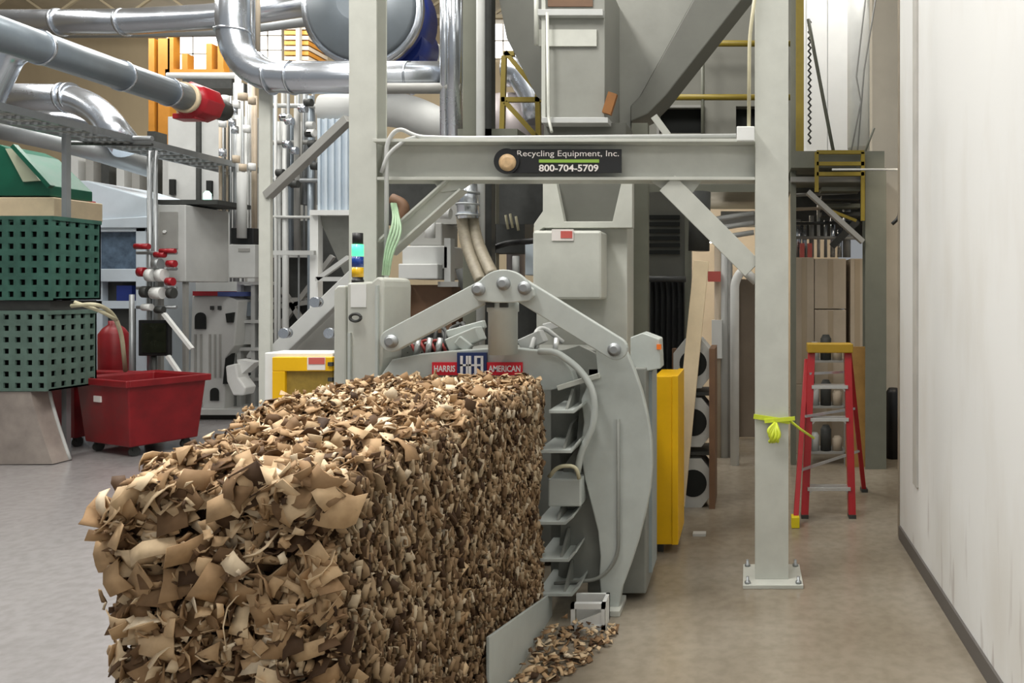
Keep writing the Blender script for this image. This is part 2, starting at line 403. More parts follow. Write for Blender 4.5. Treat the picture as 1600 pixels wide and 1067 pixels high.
def unit(a): return a / np.linalg.norm(a, axis=1)[:, None]
def rounded(P, lo, hi, r):
    q = np.clip(P, lo + r, hi - r); d = P - q; l = np.linalg.norm(d, axis=1)[:, None]
    return np.where(l > 1e-6, q + d / np.maximum(l, 1e-6) * r, P), unit(d + 1e-9)
def hills(P, amp, sc):
    return np.array([amp * noise.noise(Vector(tuple(p * sc))) for p in P])
def bale(label, lo, hi, counts, seed):
    lo = np.array(lo); hi = np.array(hi); r = 0.11
    root = thing('cardboard_bale', label, 'cardboard bale', (float(lo[0] + hi[0]) / 2, float(lo[1] + hi[1]) / 2, float(lo[2])), 'bales of shredded cardboard')
    # core: a rounded lumpy block
    cm = MB(); n = 14; i0 = lo + 0.035; i1 = hi - 0.035
    vs = []; fs = []
    for ax in range(3):
        for sg in (0, 1):
            o = len(vs); a1, a2 = [a for a in range(3) if a != ax]
            for i in range(n + 1):
                for j in range(n + 1):
                    p = np.zeros(3); p[ax] = i1[ax] if sg else i0[ax]
                    p[a1] = i0[a1] + (i1[a1] - i0[a1]) * i / n; p[a2] = i0[a2] + (i1[a2] - i0[a2]) * j / n
                    vs.append(p)
            for i in range(n):
                for j in range(n):
                    fs.append((o + i * (n + 1) + j, o + i * (n + 1) + j + 1, o + (i + 1) * (n + 1) + j + 1, o + (i + 1) * (n + 1) + j))
    Pc, Nc = rounded(np.array(vs), i0, i1, r)
    Pc = Pc + Nc * hills(Pc, 0.03, 4.0)[:, None]
    cm.add([Vector(p) for p in Pc], fs, False)
    cm.build('core', M_CORE, root)
    def face(kind, cnt, smin, smax, power, tilt, thick=0.0035, jit=0.045, bend=0.8, mm=M_CARD, zmin=None):
        P = lo + (hi - lo) * rng.random((cnt, 3))
        if zmin is not None: P[:, 2] = zmin + (hi[2] - zmin) * rng.random(cnt)
        if kind == 'front': P[:, 1] = lo[1]; base = np.array([0, -1, 0])
        if kind == 'top': P[:, 2] = hi[2]; base = np.array([0, 0, 1])
        if kind in ('right', 'rightface'): P[:, 0] = hi[0]; base = np.array([1, 0, 0])
        if kind == 'left': P[:, 0] = lo[0]; base = np.array([-1, 0, 0])
        P, Ns = rounded(P, lo, hi, r)
        P = P + Ns * (hills(P, 0.035, 4.0) + hills(P, 0.012 if kind == 'right' else 0.055, 11.0) + rng.uniform(-jit, jit * 0.5, cnt))[:, None]
        u = rng.random(cnt) ** power
        L = smin + (smax - smin) * u; Wd = L * rng.uniform(0.3, 0.8, cnt)
        if kind in ('right', 'left'):
            # pressed edge-on: card planes face along the bale, long edges upright
            Nn = unit(np.stack([rng.normal(0.32 if kind == 'right' else -0.3, 0.3, cnt), -np.ones(cnt), rng.normal(0, 0.28, cnt)], 1))
            roll = rng.normal(math.pi / 2, 0.28, cnt); Wd = L * rng.uniform(0.22, 0.55, cnt)
        else:
            Nn = unit(Ns + rng.normal(0, tilt, (cnt, 3))); roll = rng.uniform(0, math.pi * 2, cnt)
        return P, Nn, L, Wd, roll, rng.uniform(-bend, bend, cnt), thick
    parts = []
    for (kind, cnt, smin, smax, power, tilt, mm) in counts:
        a = face(kind, cnt, smin, smax, power, tilt)
        parts.append((mm, a))
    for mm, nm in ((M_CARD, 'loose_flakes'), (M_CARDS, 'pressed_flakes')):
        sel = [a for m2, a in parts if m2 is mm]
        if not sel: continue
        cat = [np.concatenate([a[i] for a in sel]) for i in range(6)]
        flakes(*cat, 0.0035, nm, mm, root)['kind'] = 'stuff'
    return root
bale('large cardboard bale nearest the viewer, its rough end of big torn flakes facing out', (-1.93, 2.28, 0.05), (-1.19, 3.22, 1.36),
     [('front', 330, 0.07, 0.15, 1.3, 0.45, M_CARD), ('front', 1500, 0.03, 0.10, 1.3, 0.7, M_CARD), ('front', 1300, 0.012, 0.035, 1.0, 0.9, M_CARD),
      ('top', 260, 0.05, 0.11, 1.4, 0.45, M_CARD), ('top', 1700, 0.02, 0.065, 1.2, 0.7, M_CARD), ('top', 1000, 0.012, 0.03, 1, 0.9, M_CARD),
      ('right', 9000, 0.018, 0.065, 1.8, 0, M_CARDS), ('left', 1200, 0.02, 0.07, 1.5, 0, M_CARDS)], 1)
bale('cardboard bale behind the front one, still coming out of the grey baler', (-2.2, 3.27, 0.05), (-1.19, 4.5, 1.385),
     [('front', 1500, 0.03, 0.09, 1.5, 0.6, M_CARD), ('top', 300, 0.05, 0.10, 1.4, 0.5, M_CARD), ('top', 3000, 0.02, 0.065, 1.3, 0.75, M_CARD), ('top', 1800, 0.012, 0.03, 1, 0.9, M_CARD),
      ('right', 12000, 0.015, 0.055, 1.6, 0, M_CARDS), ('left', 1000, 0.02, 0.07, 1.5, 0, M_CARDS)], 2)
# scraps on the floor beside the tray
n = 420
X = rng.uniform(-1.12, -0.72, n); Yy = rng.uniform(3.3, 4.35, n)
keep = (X < -1.12 + 0.42 * (Yy - 3.2)) ; X = X[keep]; Yy = Yy[keep]; n = len(X)
P = np.stack([X, Yy, 0.012 + rng.random(n) ** 2 * 0.07 * (1 - (X + 1.12) / 0.45)], 1)
sc = flakes(P, unit(np.stack([rng.normal(0, 0.4, n), rng.normal(0, 0.4, n), np.ones(n)], 1)), rng.uniform(0.02, 0.06, n), rng.uniform(0.015, 0.035, n), rng.uniform(0, 6, n), rng.uniform(-.4, .4, n), 0.003, 'cardboard_scraps', M_CARD)
tag(sc, 'loose cardboard scraps fallen on the floor beside the bale tray', 'cardboard scraps', kind='stuff')

# ------------------------------------------------------------------ baler
BY = 4.56
baler = thing('baler', 'big pale grey baler with an arched linkage over its mouth, pressing out the bales', 'baler', (-1.445, BY, 0))
def arc(cx, cy, r, a0, a1, n=14):
    return [(cx + r * math.cos(math.radians(a0 + (a1 - a0) * i / n)), cy - r * math.sin(math.radians(a0 + (a1 - a0) * i / n))) for i in range(n + 1)]
# body
bd = MB(); bd.box(-2.3, -2.0, 4.85, 5.75, 0.05, 1.55); bd.box(-0.98, -0.62, 4.72, 5.1, 0.04, 1.43); bd.box(-0.98, -0.86, 5.1, 5.75, 0.04, 1.43); bd.box(-2.0, -0.98, 5.3, 5.75, 0.05, 1.5)
bd.build('body', M_MACHD, baler, 0.01)
# front cross plate with curved top
cp = [(585, 618), (596, 585), (612, 562), (650, 554), (700, 549), (760, 545), (810, 545), (850, 549), (878, 560), (893, 580), (900, 600), (860, 610), (800, 614), (700, 618)]
MB().poly(cp, BY + 0.02, 0.10).build('cross_plate', M_MACH, baler, 0.006)
# dark wedge plate behind and pale edge bar to its right
MB().poly([(862, 552), (905, 540), (930, 552), (940, 585), (905, 598), (880, 572)], BY + 0.16, 0.03).build('wedge_plate', M_MACHD, baler)
eb = MB(); eb.bar(W(872, 606, BY - .02), W(938, 586, BY - .02), 0.05, 0.03); eb.build('edge_bar', M_FRAME, baler, 0.004)
# crescent side door
outer = [(930, 540), (962, 530), (980, 552), (992, 580), (1003, 612), (1012, 650), (1018, 690), (1019, 730), (1016, 765), (1008, 805), (998, 845), (985, 885), (972, 920), (966, 955), (948, 962), (940, 940)]
inner = [(936, 900), (938, 870), (934, 830), (924, 790), (914, 750), (906, 705), (912, 660), (908, 625), (918, 600), (934, 585)]
door = MB().poly(outer + inner, BY - 0.02, 0.07).build('side_door', M_MACH, baler, 0.008)
MB().poly([(934, 585), (906, 600), (904, 650), (900, 700), (880, 730), (872, 900), (900, 912), (940, 905), (950, 800)], BY + 0.07, 0.05).build('web_plate', M_MACHD, baler, 0.004)
foot = MB(); foot.box(W(936, 0, BY).x, W(972, 0, BY).x, BY - .08, BY + .16, 0, 0.035); foot.build('foot', M_FRAME, baler, 0.004)
# groove pipe on the crescent
MB().tube([W(966, 655, BY - .03), W(966, 870, BY - .03), W(940, 905, BY - .03), W(866, 912, BY - .03)], 0.011, 8, 0.12).build('grease_line', M_MACHD, baler)
# rib shelves between bale and door
for i, (yl, yr, xl, xr) in enumerate([(634, 632, 868, 918), (694, 686, 852, 914), (802, 800, 850, 905), (858, 852, 850, 910), (910, 905, 850, 915)]):
    rb = MB(); z = W(0, yl, BY).z; z2 = W(0, yr, BY).z
    x0 = W(xl, 0, BY).x; x1 = W(xr, 0, BY).x
    rb.prism([(x0, z), (x1 - 0.05, z), (x1, z2 + 0.03), (x1, z2 + 0.012), (x1 - 0.045, z - 0.02), (x0, z - 0.02)], 'y', BY - 0.16, BY + 0.22)
    rb.build('rib', M_MACH, baler, 0.003)
    gz = MB(); gz.prism([(BY - 0.14, z), (BY + 0.2, z), (BY + 0.2, z + 0.13), (BY + 0.05, z + 0.11)], 'x', x1 - 0.10, x1 - 0.085); gz.build('gusset', M_MACHD, baler)
# wall of door chamber behind ribs and the pale box on it
MB().box(W(846, 0, BY).x, W(905, 0, BY).x, BY + 0.22, BY + 0.26, 0.1, 1.35).build('chamber_wall', M_MACHD, baler)
MB().pbox(856, 748, 908, 792, BY - 0.1, 0.2).build('valve_box', M_MACH, baler, 0.01)
MB().tube([W(858, 745, BY - .12), W(872, 728, BY - .14), W(900, 728, BY - .14), W(905, 748, BY - .12)], 0.012, 8, 0.05).build('hose', M_HOSE, baler)
MB().tube([W(842, 549, BY - .03), W(868, 549, BY - .05), W(905, 575, BY - .09), W(928, 610, BY - .1), W(930, 660, BY - .1), W(908, 705, BY - .1), W(902, 738, BY - .1)], 0.02, 10, 0.25).build('hose', M_MACH, baler)
# linkage arms
def capsule(p, q, hw, n=10):
    ang = math.degrees(math.atan2(-(q[1] - p[1]), q[0] - p[0]))
    return arc(p[0], p[1], hw, ang + 90, ang + 270, n) + arc(q[0], q[1], hw, ang - 90, ang + 90, n)
for (p, q) in (((611, 532), (762, 452)), ((808, 450), (962, 545))):
    a = MB().poly(capsule(p, q, 18), BY - 0.16, 0.055); a.build('link_arm', M_MACH, baler, 0.006)
    a2 = MB().poly(capsule(p, q, 17), BY - 0.02, 0.04); a2.build('link_arm', M_MACH, baler)
kp = arc(786, 466, 52, 8, 172, 22)
kp = [(738, 462)] + [(786 - 47, 452)] + arc(786, 468, 47, 155, 25, 16) + [(833, 452), (834, 462), (826, 470), (800, 473), (772, 473), (746, 470)]
MB().poly(kp, BY - 0.21, 0.04).build('knuckle_plate', M_MACH, baler, 0.006)
for (x, y, yy) in ((748, 452, BY - .21), (787, 443, BY - .21), (820, 450, BY - .21), (612, 533, BY - .16), (960, 546, BY - .16)):
    c = W(x, y, yy)
    pn = MB().lathe(c, (0, -1, 0), [(0, 0.038), (0.012, 0.038), (0.012, 0.026), (0.03, 0.026), (0.034, 0.02)], 20)
    pn.build('pin', M_SILVERM, baler)
cyl = MB(); c = W(786, 548, BY - .07)
cyl.lathe((c.x, BY - .07, c.z - .02), (0, 0, 1), [(0, 0.083), (0.245, 0.083), (0.25, 0.09), (0.30, 0.09), (0.31, 0.07), (0.33, 0.07)], 28)
cyl.build('cylinder', M_MACH, baler)
for dx in (-0.045, 0.035):
    MB().box(c.x + dx - 0.022, c.x + dx + 0.022, BY - .175, BY - .15, c.z + 0.255, c.z + 0.285).build('port', M_DARK, baler)
# left tower housing
tw = MB(); tw.poly([(521, 640), (521, 452), (527, 446), (540, 446), (542, 640)], BY + .1, 0.3)
tw.poly([(542, 660), (542, 442), (580, 440), (590, 432), (598, 436), (600, 448), (598, 560), (590, 600), (584, 660)], BY + .04, 0.38)
tw.build('tower_housing', M_FRAME, baler, 0.012)
rdg = MB(); rdg.pbox(586, 446, 590, 596, BY + .02, .02); rdg.pbox(543, 520, 547, 600, BY + .02, .02); rdg.build('ridge', M_MACH, baler)
ey = MB(); ec = W(557, 496, BY + .02)
ey.tube([ec + Vector((0.032 * math.cos(a), -0.012, 0.022 * math.sin(a))) for a in np.linspace(0, 2 * math.pi, 17)], 0.009, 8); ey.build('ring_latch', M_DARK, baler)
MB().pbox(548, 444, 572, 480, BY + .035, .006).build('sticker', M_WHITE, baler)
# signal light on the tower
sl = MB().lathe(W(559, 442, BY + .1), (0, 0, 1), [(0, .034), (.02, .034), (.02, .03), (.045, .03)], 20).build('signal_light', M_BLACK, baler, label='small stacked signal lamp, green lens lit')
def seg(y0, y1, m, r=0.033):
    a = W(559, y1, BY + .1); b_ = W(559, y0, BY + .1)
    MB().lathe((a.x, a.y, a.z), (0, 0, 1), [(0, r), (b_.z - a.z, r)], 20).build('lens', m, sl)
seg(418, 433, mat('amber_lens', (214, 170, 20), 0.25)); seg(401, 417, mat('blue_lens', (24, 60, 140), 0.25))
seg(382, 400, mat('green_lens_lit', (60, 230, 150), 0.3, emit=(90, 255, 170), estr=1.3)); seg(364, 381, M_BLACK, 0.03)
# box right of the link, with little orange light
MB().poly([(985, 527), (1004, 520), (1030, 530), (1032, 576), (1000, 582), (985, 565)], BY + .2, .2).build('junction_box', M_MACH, baler, .006)
MB().pbox(1026, 538, 1033, 546, BY + .18, .02).build('indicator', mat('orange_indicator', (236, 120, 40), 0.4), baler)
MB().box(-.66, -.60, BY + .3, 5.12, 0.12, W(0, 580, BY + .3).z).build('side_panel', mat('blue_grey_side', (150, 160, 162), 0.45, 0, .1, 5), baler)
# hydraulic fittings above the cross plate
hy = MB()
for k in range(9):
    x = 640 + k * 12 + random.uniform(-4, 4); hy.tube([W(x, 552, BY + .3), W(x + random.uniform(-12, 12), 520 + random.uniform(-12, 8), BY + .35), W(x + random.uniform(-24, 24), 505, BY + .6)], 0.013, 8, .08)
hy.build('hose', M_DARK, baler)
hr = MB()
for k in range(4):
    x = 650 + k * 16; hr.tube([W(x, 552, BY + .25), W(x - 12, 528, BY + .28), W(x - 34, 540, BY + .3)], 0.01, 8, .06)
hr.build('hose', mat('red_rubber_hose', (150, 60, 56), .5), baler, label='red rubber hoses')
mf = MB(); mf.bar(W(704, 540, BY + .2), W(752, 520, BY + .2), .12, .09); mf.bar(W(700, 522, BY + .28), W(758, 506, BY + .28), .05, .05); mf.bar(W(716, 530, BY + .15), W(735, 545, BY + .15), .06, .06)
mf.build('manifold', M_MACH, baler, .008)
mf = MB(); mf.bar(W(815, 540, BY + .2), W(850, 524, BY + .2), .1, .08); mf.bar(W(850, 512, BY + .3), W(895, 500, BY + .3), .05, .05); mf.tube([W(830, 545, BY + .1), W(842, 505, BY + .25), W(880, 535, BY + .3)], .016, 8, .1)
mf.build('manifold', M_LGREY, baler, .008)
for x in (650, 668, 684, 836, 866):
    MB().tube([W(x, 556, BY + .2), W(x + 4, 528, BY + .22)], .017, 10).build('fitting', M_ALU, baler)
# bale tray: sloping side plate and base
tr = MB(); tr.prism([(4.5, 0.0), (4.5, 0.135), (3.40, 0.37), (3.40, 0.0)], 'x', -1.155, -1.14)
tr.box(-2.1, -1.16, 3.3, 4.5, 0.0, 0.035)
tr.build('tray', M_MACH, baler, .003)
# white lipped tray on floor
wb = MB()
a = W(893, 972, 4.32); b_ = W(946, 935, 4.32)
wb.box(a.x, b_.x, 4.30, 4.32, 0.0, 0.03); wb.box(a.x, b_.x, 4.30, 4.33, 0.12, 0.15); wb.box(a.x, a.x + .02, 4.3, 4.33, 0, .15); wb.box(b_.x - .02, b_.x, 4.3, 4.46, 0, .15)
wb.box(a.x, b_.x, 4.44, 4.46, 0, .15); wb.prism([(a.x, 0.03), (b_.x, 0.03), (b_.x, 0.11)], 'y', 4.305, 4.315)
tag(wb.build('plastic_tray', M_WHITE), 'small white tray standing on edge at the foot of the crescent door', 'tray')

# badge on the cross plate
bg = thing('baler_badge', 'shield badge with white H A letters between two red name plates on the baler', 'badge', W(745, 597, BY))
MB().pbox(675, 566, 722, 586, BY, .012).build('name_plate', M_BRED, bg)
MB().pbox(758, 566, 816, 586, BY, .012).build('name_plate', M_BRED, bg)
MB().poly([(714, 551), (760, 551), (760, 582), (754, 589), (737, 598), (720, 589), (714, 582)], BY - .008, .02).build('shield', M_BNAVY, bg)
lettering('HARRIS', 678, 571, 711, 581, BY - .003, M_BWHITE, bg, bold=.02)
lettering('AMERICAN', 763, 571, 813, 581, BY - .003, M_BWHITE, bg, bold=.02)
hh = MB()
for r_ in ((719, 556, 723, 586), (728, 556, 731, 588), (719, 569, 731, 572), (732, 556, 736, 590), (741, 556, 745, 590), (731, 569, 741, 572), (745, 556, 752, 559), (751, 556, 755, 584), (745, 569, 752, 572)):
    hh.pbox(*r_, BY - .012, .006)
hh.build('monogram', M_BWHITE, bg)

# ------------------------------------------------------------------ support frame over the baler
FY = 5.0
fr = thing('steel_support_frame', 'tall pale grey steel frame of two columns and a cross beam over the baler', 'steel frame', (-1.1, FY, 0))
def hcol(x0, x1, Y, d, z0, z1, m, parent, name='column', t=.014):
    h = MB(); h.box(x0, x1, Y, Y + t, z0, z1); h.box(x0, x1, Y + d - t, Y + d, z0, z1); c = (x0 + x1) / 2; h.box(c - t / 2, c + t / 2, Y + t, Y + d - t, z0, z1)
    return h.build(name, m, parent, .002)
xr0, xr1 = W(1180, 0, FY).x, W(1232, 0, FY).x; xl0, xl1 = W(545, 0, FY).x, W(588, 0, FY).x
hcol(xr0, xr1, FY, .2, .025, 6.5, M_FRAME, fr); hcol(xl0, xl1, FY, .15, .025, 6.5, M_FRAME, fr)
for (xa, xb) in ((xr0, xr1), (xl0, xl1)):
    bp = MB().box(xa - .08, xb + .09, FY - .1, FY + .28, 0, .025).build('base_plate', M_FRAME, fr, .003)
    for dx, dy in ((xa - .05, FY - .07), (xb + .06, FY - .07), (xa - .05, FY + .24), (xb + .06, FY + .24)):
        MB().lathe((dx, dy, .025), (0, 0, 1), [(0, .02), (.015, .02), (.015, .01), (.045, .01)], 6).build('anchor_bolt', M_SILVERM, bp)
bm_ = MB(); zt, zb = W(0, 219, FY).z, W(0, 281, FY).z; bx0, bx1 = xl1, xr0
bm_.box(bx0, bx1, FY - .05, FY + .19, zt - .02, zt); bm_.box(bx0, bx1, FY + .005, FY + .19, zb, zb + .02); bm_.box(bx0, bx1, FY + .08, FY + .095, zb + .02, zt - .02)
bm_.build('cross_beam', M_FRAME, fr, .002)
k = MB(); k.ibeam(W(716, 288, FY + .09), W(604, 388, FY + .09), .13, .12, .014); k.build('knee_brace', M_FRAME, fr, .002)
k = MB(); k.ibeam(W(1044, 288, FY + .09), W(1176, 420, FY + .09), .14, .13, .014, (0, -1, 0)); k.build('knee_brace', M_FRAME, fr, .002)
g = MB(); g.poly([(1016, 283), (1096, 283), (1078, 306), (1042, 300)], FY + .07, .015); g.build('gusset', M_FRAME, fr)
g = MB(); g.poly([(676, 283), (742, 283), (722, 296), (690, 300)], FY + .07, .015); g.build('gusset', M_FRAME, fr)
# conduit
cd = thing('electrical_conduit', 'pale conduit along the cross beam top ending in a white junction box', 'conduit', W(1165, 215, FY))
MB().tube([W(604, 560, FY - .06), W(604, 222, FY - .06), W(622, 198, FY - .04), W(650, 214, FY - .02), W(720, 216, FY - .01), W(1150, 212, FY - .01)], .014, 10, .12).build('pipe', M_LGREY, cd)
MB().tube([W(596, 270, FY - .08), W(606, 240, FY - .07), W(634, 218, FY - .03), W(650, 214, FY - .03)], .012, 10, .1).build('pipe', M_LGREY, cd)
MB().pbox(1151, 197, 1179, 220, FY - .08, .08).build('junction_box', M_WHITE, cd, .006)
MB().tube([W(1170, 200, FY - .03), W(1171, 60, FY - .03), W(1184, -40, FY - .03)], .012, 10, .1).build('pipe', M_HOSE, cd)
gh = MB()
for k in range(4): gh.tube([W(598 + 3 * k, 430, FY - .1), W(603 + 3 * k, 385 + 4 * k, FY - .12), W(616 + 4 * k, 345 + 6 * k, FY - .08), W(612 + 2 * k, 318, FY + .02)], .008, 8, .1)
tag(gh.build('green_hose_bundle', M_GREENH), 'thin pale green hoses hanging beside the signal lamp', 'hose')
# sign
sg = thing('company_sign', 'black sign with a round logo, white name and phone number on the cross beam', 'sign', W(875, 271, FY))
MB().pbox(790, 233, 971, 270, FY - .012, .014).build('sign_board', M_BLACK, sg)
MB().lathe(W(792, 252, FY - .014), (0, -1, 0), [(0, .083), (.008, .083)], 32).build('logo_disc', M_BLACK, sg)
MB().lathe(W(793, 254, FY - .022), (0, -1, 0), [(0, .056), (.004, .056), (.012, .03)], 28).build('globe', mat('tan_globe', (204, 172, 130), .5, 0, .3, 30), sg)
lettering('Recycling Equipment, Inc.', 808, 235, 967, 247, FY - .015, M_LABELW, sg)
MB().pbox(842, 249, 936, 254, FY - .016, .004).build('green_bar', M_SGREEN, sg)
lettering('800-704-5709', 842, 257, 935, 268, FY - .015, M_LABELW, sg, bold=.02)

# neon tape tied round the right column
tp = MB(); z = W(0, 650, FY).z
tp.bar((xr0 - .01, FY - .01, z), (xr1 + .01, FY - .012, z - .035), .012, .03)
tp.bar((xr0 + .06, FY - .02, z - .03), (xr1 + .04, FY - .03, z - .01), .01, .025)
for k in range(5):
    a = 1.0 + k * .5; tp.tube([(xr0 + .13, FY - .03, z - .04), (xr0 + .13 + .06 * math.cos(a), FY - .07, z - .08 - .05 * math.sin(a)), (xr0 + .12 + .03 * math.cos(a * 2), FY - .04, z - .16)], .012, 6, .05)
tp.tube([(xr1, FY - .02, z - .02), (xr1 + .08, FY + .02, z - .09), (xr1 + .19, FY + .3, z - .2)], .009, 6, .05)
tag(tp.build('caution_tape', M_NEON), 'neon yellow tape knotted round the right steel column', 'tape')

# ------------------------------------------------------------------ feed chute tower behind the beam
TY = 6.0
tower = thing('feed_chute', 'tall grey steel feed chute with hopper and access box behind the cross beam', 'chute', W(910, 545, TY))
MB().pbox(850, -40, 945, 188, TY, 1.2).build('upper_duct', M_TOWER, tower, .006)
MB().pbox(838, 14, 942, 24, TY - .06, 1.3).build('flange', M_LGREY, tower, .004)
MB().pbox(846, -40, 852, 190, TY - .03, .05).build('corner_angle', M_FRAME, tower)
MB().pbox(856, -30, 926, 10, TY - .012, .02).build('inspection_panel', M_BROWN, tower)
MB().pbox(842, 46, 932, 72, TY - .02, .03).build('pale_band', M_FRAME, tower)
MB().pbox(846, 183, 950, 192, TY - .04, 1.25).build('flange', M_LGREY, tower, .004)
r_ = MB(); r_.bar(W(948, 178, TY - .03), W(958, 146, TY - .03), .05, .07); r_.build('rust_patch', mat('rusty_brown', (140, 92, 44), .7, 0, .2, 12), tower)
MB().tube([W(838, -30, TY - .05), W(838, 70, TY - .05)], .018, 8).build('vertical_pipe', M_FRAME, tower)
MB().tube([W(855, 20, TY - .08), W(857, 185, TY - .08), W(862, 206, TY - .15)], .012, 8, .05).build('vertical_pipe', M_FRAME, tower)
# below upper duct
MB().pbox(850, 192, 978, 290, TY + .1, .35).build('mid_duct', M_TOWERD, tower)
lc = MB(); lc.poly([(848, 280), (868, 280), (882, 348), (848, 356), (834, 366), (834, 350), (848, 330)], TY - .06, .1); lc.poly([(972, 280), (988, 280), (988, 356), (848, 356), (882, 346), (957, 346)], TY - .06, .1)
lc.build('chute_frame', M_FRAME, tower, .004)
MB().poly([(864, 276), (976, 276), (958, 348), (880, 348)], TY + .02, .1).build('chute_throat', M_TOWERD, tower)
MB().pbox(838, 350, 980, 560, TY + .04, .35).build('lower_body', M_FRAME, tower, .006)
ab = MB().pbox(832, 360, 940, 468, TY - .22, .24).build('access_box', M_FRAME, tower, .02)
wl = MB().pbox(862, 358, 896, 376, TY - .228, .006).build('warning_label', M_LABELW, ab)
MB().pbox(876, 361, 894, 372, TY - .232, .004).build('red_print', M_LABELR, ab)
# hoppers to both sides
MB().poly([(772, -40), (852, -40), (852, 160), (838, 150), (792, 60)], TY + .5, .5).build('hopper_side', M_TOWERD, tower)
MB().poly([(945, -40), (1105, -40), (1083, 0), (1000, 150), (985, 168), (985, 212), (945, 212)], TY + .7, .5).build('hopper_panel', M_TOWER, tower)
ch = MB(); ch.poly([(1105, -40), (1190, -40), (1040, 150), (1012, 178), (985, 190), (985, 165), (1000, 150)], TY + .55, .4); ch.build('inclined_channel', M_TOWERD, tower, .01)
ch = MB(); ch.bar(W(1022, 182, TY + .5), W(1044, 212, TY + .5), .04, .06); ch.build('strut', M_FRAME, tower)
MB().fbox(987, 192, 1012, TY + .5, .1).build('rear_post', M_FRAME2, tower)

# rear frame column between duct pipes and ladder
rf = thing('rear_support_column', 'dark olive steel column with a pale pipe beside it, left of the chute', 'steel column', W(740, 215, 6.4).xy.to_3d())
hcol(W(723, 0, 6.4).x, W(744, 0, 6.4).x, 6.4, .18, 0, 7, M_FRAME2, rf)
MB().tube([(W(751, 0, 6.35).x, 6.35, 0), (W(751, 0, 6.35).x, 6.35, 7)], .035, 14).build('pipe', M_LGREY, rf)
MB().box(W(758, 0, 6.5).x, W(768, 0, 6.5).x, 6.5, 6.6, 0, 7).build('cable_channel', M_DARK, rf)
# yellow platform rail
yr = thing('yellow_guard_rail', 'yellow steel guard rail with a slanting stair rail above the sign', 'railing', W(812, 225, 7.4))
for (p, q) in (((788, 88), (784, 232)), ((840, 140), (842, 232)), ((784, 156), (848, 156)), ((790, 82), (846, 150)), ((790, 160), (846, 222)), ((788, 84), (804, 84))):
    r_ = MB(); r_.bar(W(*p, 7.4), W(*q, 7.4), .045, .045); r_.build('rail', M_OLIVE, yr)
MB().box(W(770, 0, 7.4).x, W(852, 0, 7.4).x, 6.5, 7.45, W(0, 250, 7.4).z, W(0, 232, 7.4).z).build('deck', M_FRAME2, yr); MB().box(W(775, 0, 7.4).x, W(780, 0, 7.4).x, 7.3, 7.4, 0, W(0, 250, 7.4).z).build('deck_post', M_FRAME2, yr)
du = MB(); du.tube([W(788, 112, 8.2), W(812, 112, 8.2), W(836, 150, 8.2), W(842, 190, 8.2)], .16, 18, .25); tag(du.build('bent_duct', M_SILVER), 'short shiny duct bending down behind the yellow guard rail', 'duct')
tag(MB().lathe((W(806, 262, 8.6).x, 8.6, 0), (0, 0, 1), [(0, .1), (3.2, .1), (3.25, .38), (4.0, .38), (4.05, .3)], 28).build('steel_tank', mat('pinkish_steel_tank', (168, 160, 160), .35, .3, .1, 5)), 'round grey tank behind the yellow guard rail, cut off by the beam', 'tank')

# control room on the mezzanine, right of the chute
cr = thing('control_room', 'dim grey mezzanine room with two black window openings, behind the right column', 'room', (-0.6, 9.0, 0))
g = MB(); RY = 9.0
def wl_(x0, y0, x1, y1): g.pbox(x0, y0, x1, y1, RY, .15)
wl_(985, -220, 1236, 166); wl_(985, 166, 1030, 290); wl_(1097, 166, 1150, 290); wl_(1030, 208, 1097, 290); wl_(1150, 208, 1236, 290); wl_(1180, 166, 1236, 208)
g.build('wall', mat('dim_grey_cladding', (128, 128, 120), .7, 0, .1, 2), cr)
MB().pbox(1026, 164, 1100, 212, RY + .16, .05).build('window_opening', M_INK, cr); MB().pbox(1146, 164, 1184, 212, RY + .16, .05).build('window_opening', M_INK, cr)
fm = MB(); fm.pbox(1026, 164, 1100, 168, RY - .03, .05); fm.pbox(1096, 164, 1100, 212, RY - .03, .05); fm.pbox(1026, 164, 1030, 212, RY - .03, .05); fm.build('window_frame', M_MGREY, cr)
fl = MB().pbox(985, 288, 1236, 300, RY - .3, 1.8).build('floor_edge', M_FRAME2, cr)
for y in (68, 152):
    MB().tube([W(1035 if y > 100 else 1082, y, RY - .35), W(1236, y, RY - .35)], .035, 10).build('handrail', M_OLIVE, cr)
for x in (1240, 1098):
    MB().tube([W(x, 40, RY - .35), W(x, 230, RY - .35)], .02, 10).build('rail_post', M_FRAME2, cr)

# things under the mezzanine
lv = thing('louvre_panel', 'grey panel with black louvre slots under the mezzanine', 'louvre', W(1040, 440, 7.6))
MB().fbox(1008, 300, 1070, 7.6, .1).build('panel', M_TOWERD, lv)
MB().fbox(1070, 300, 1080, 7.55, .12).build('post', M_FRAME2, lv)
for i in range(6): MB().pbox(1014, 336 + i * 11, 1062, 342 + i * 11, 7.57, .03).build('slot', M_INK, lv)
bk = MB(); x0_, x1_ = W(1016, 0, 7.4).x, W(1069, 0, 7.4).x; zz_ = [(x0_ + (x1_ - x0_) * k / 12, 7.4 + (.07 if k % 2 else 0)) for k in range(13)]
bk.prism(zz_ + [(x, y + .02) for x, y in reversed(zz_)], 'z', 0, W(0, 438, 7.4).z)
bk.tube([W(1012, 436, 7.38), W(1072, 436, 7.38)], .03, 10)
tag(bk.build('black_curtain', mat('dark_grey_sheet', (56, 58, 58), .5, 0, .3, 4)), 'dark grey sheet hanging under the louvre panel', 'sheet')
bl = thing('leaning_board', 'long pale board leaning against the wire cartons right of the baler', 'board', W(1075, 720, 6.9))
MB().bar(W(1096, 408, 6.70), W(1058, 790, 6.50), .13, .05, (0, 1, 0)).build('board', M_BEIGE, bl, .004)
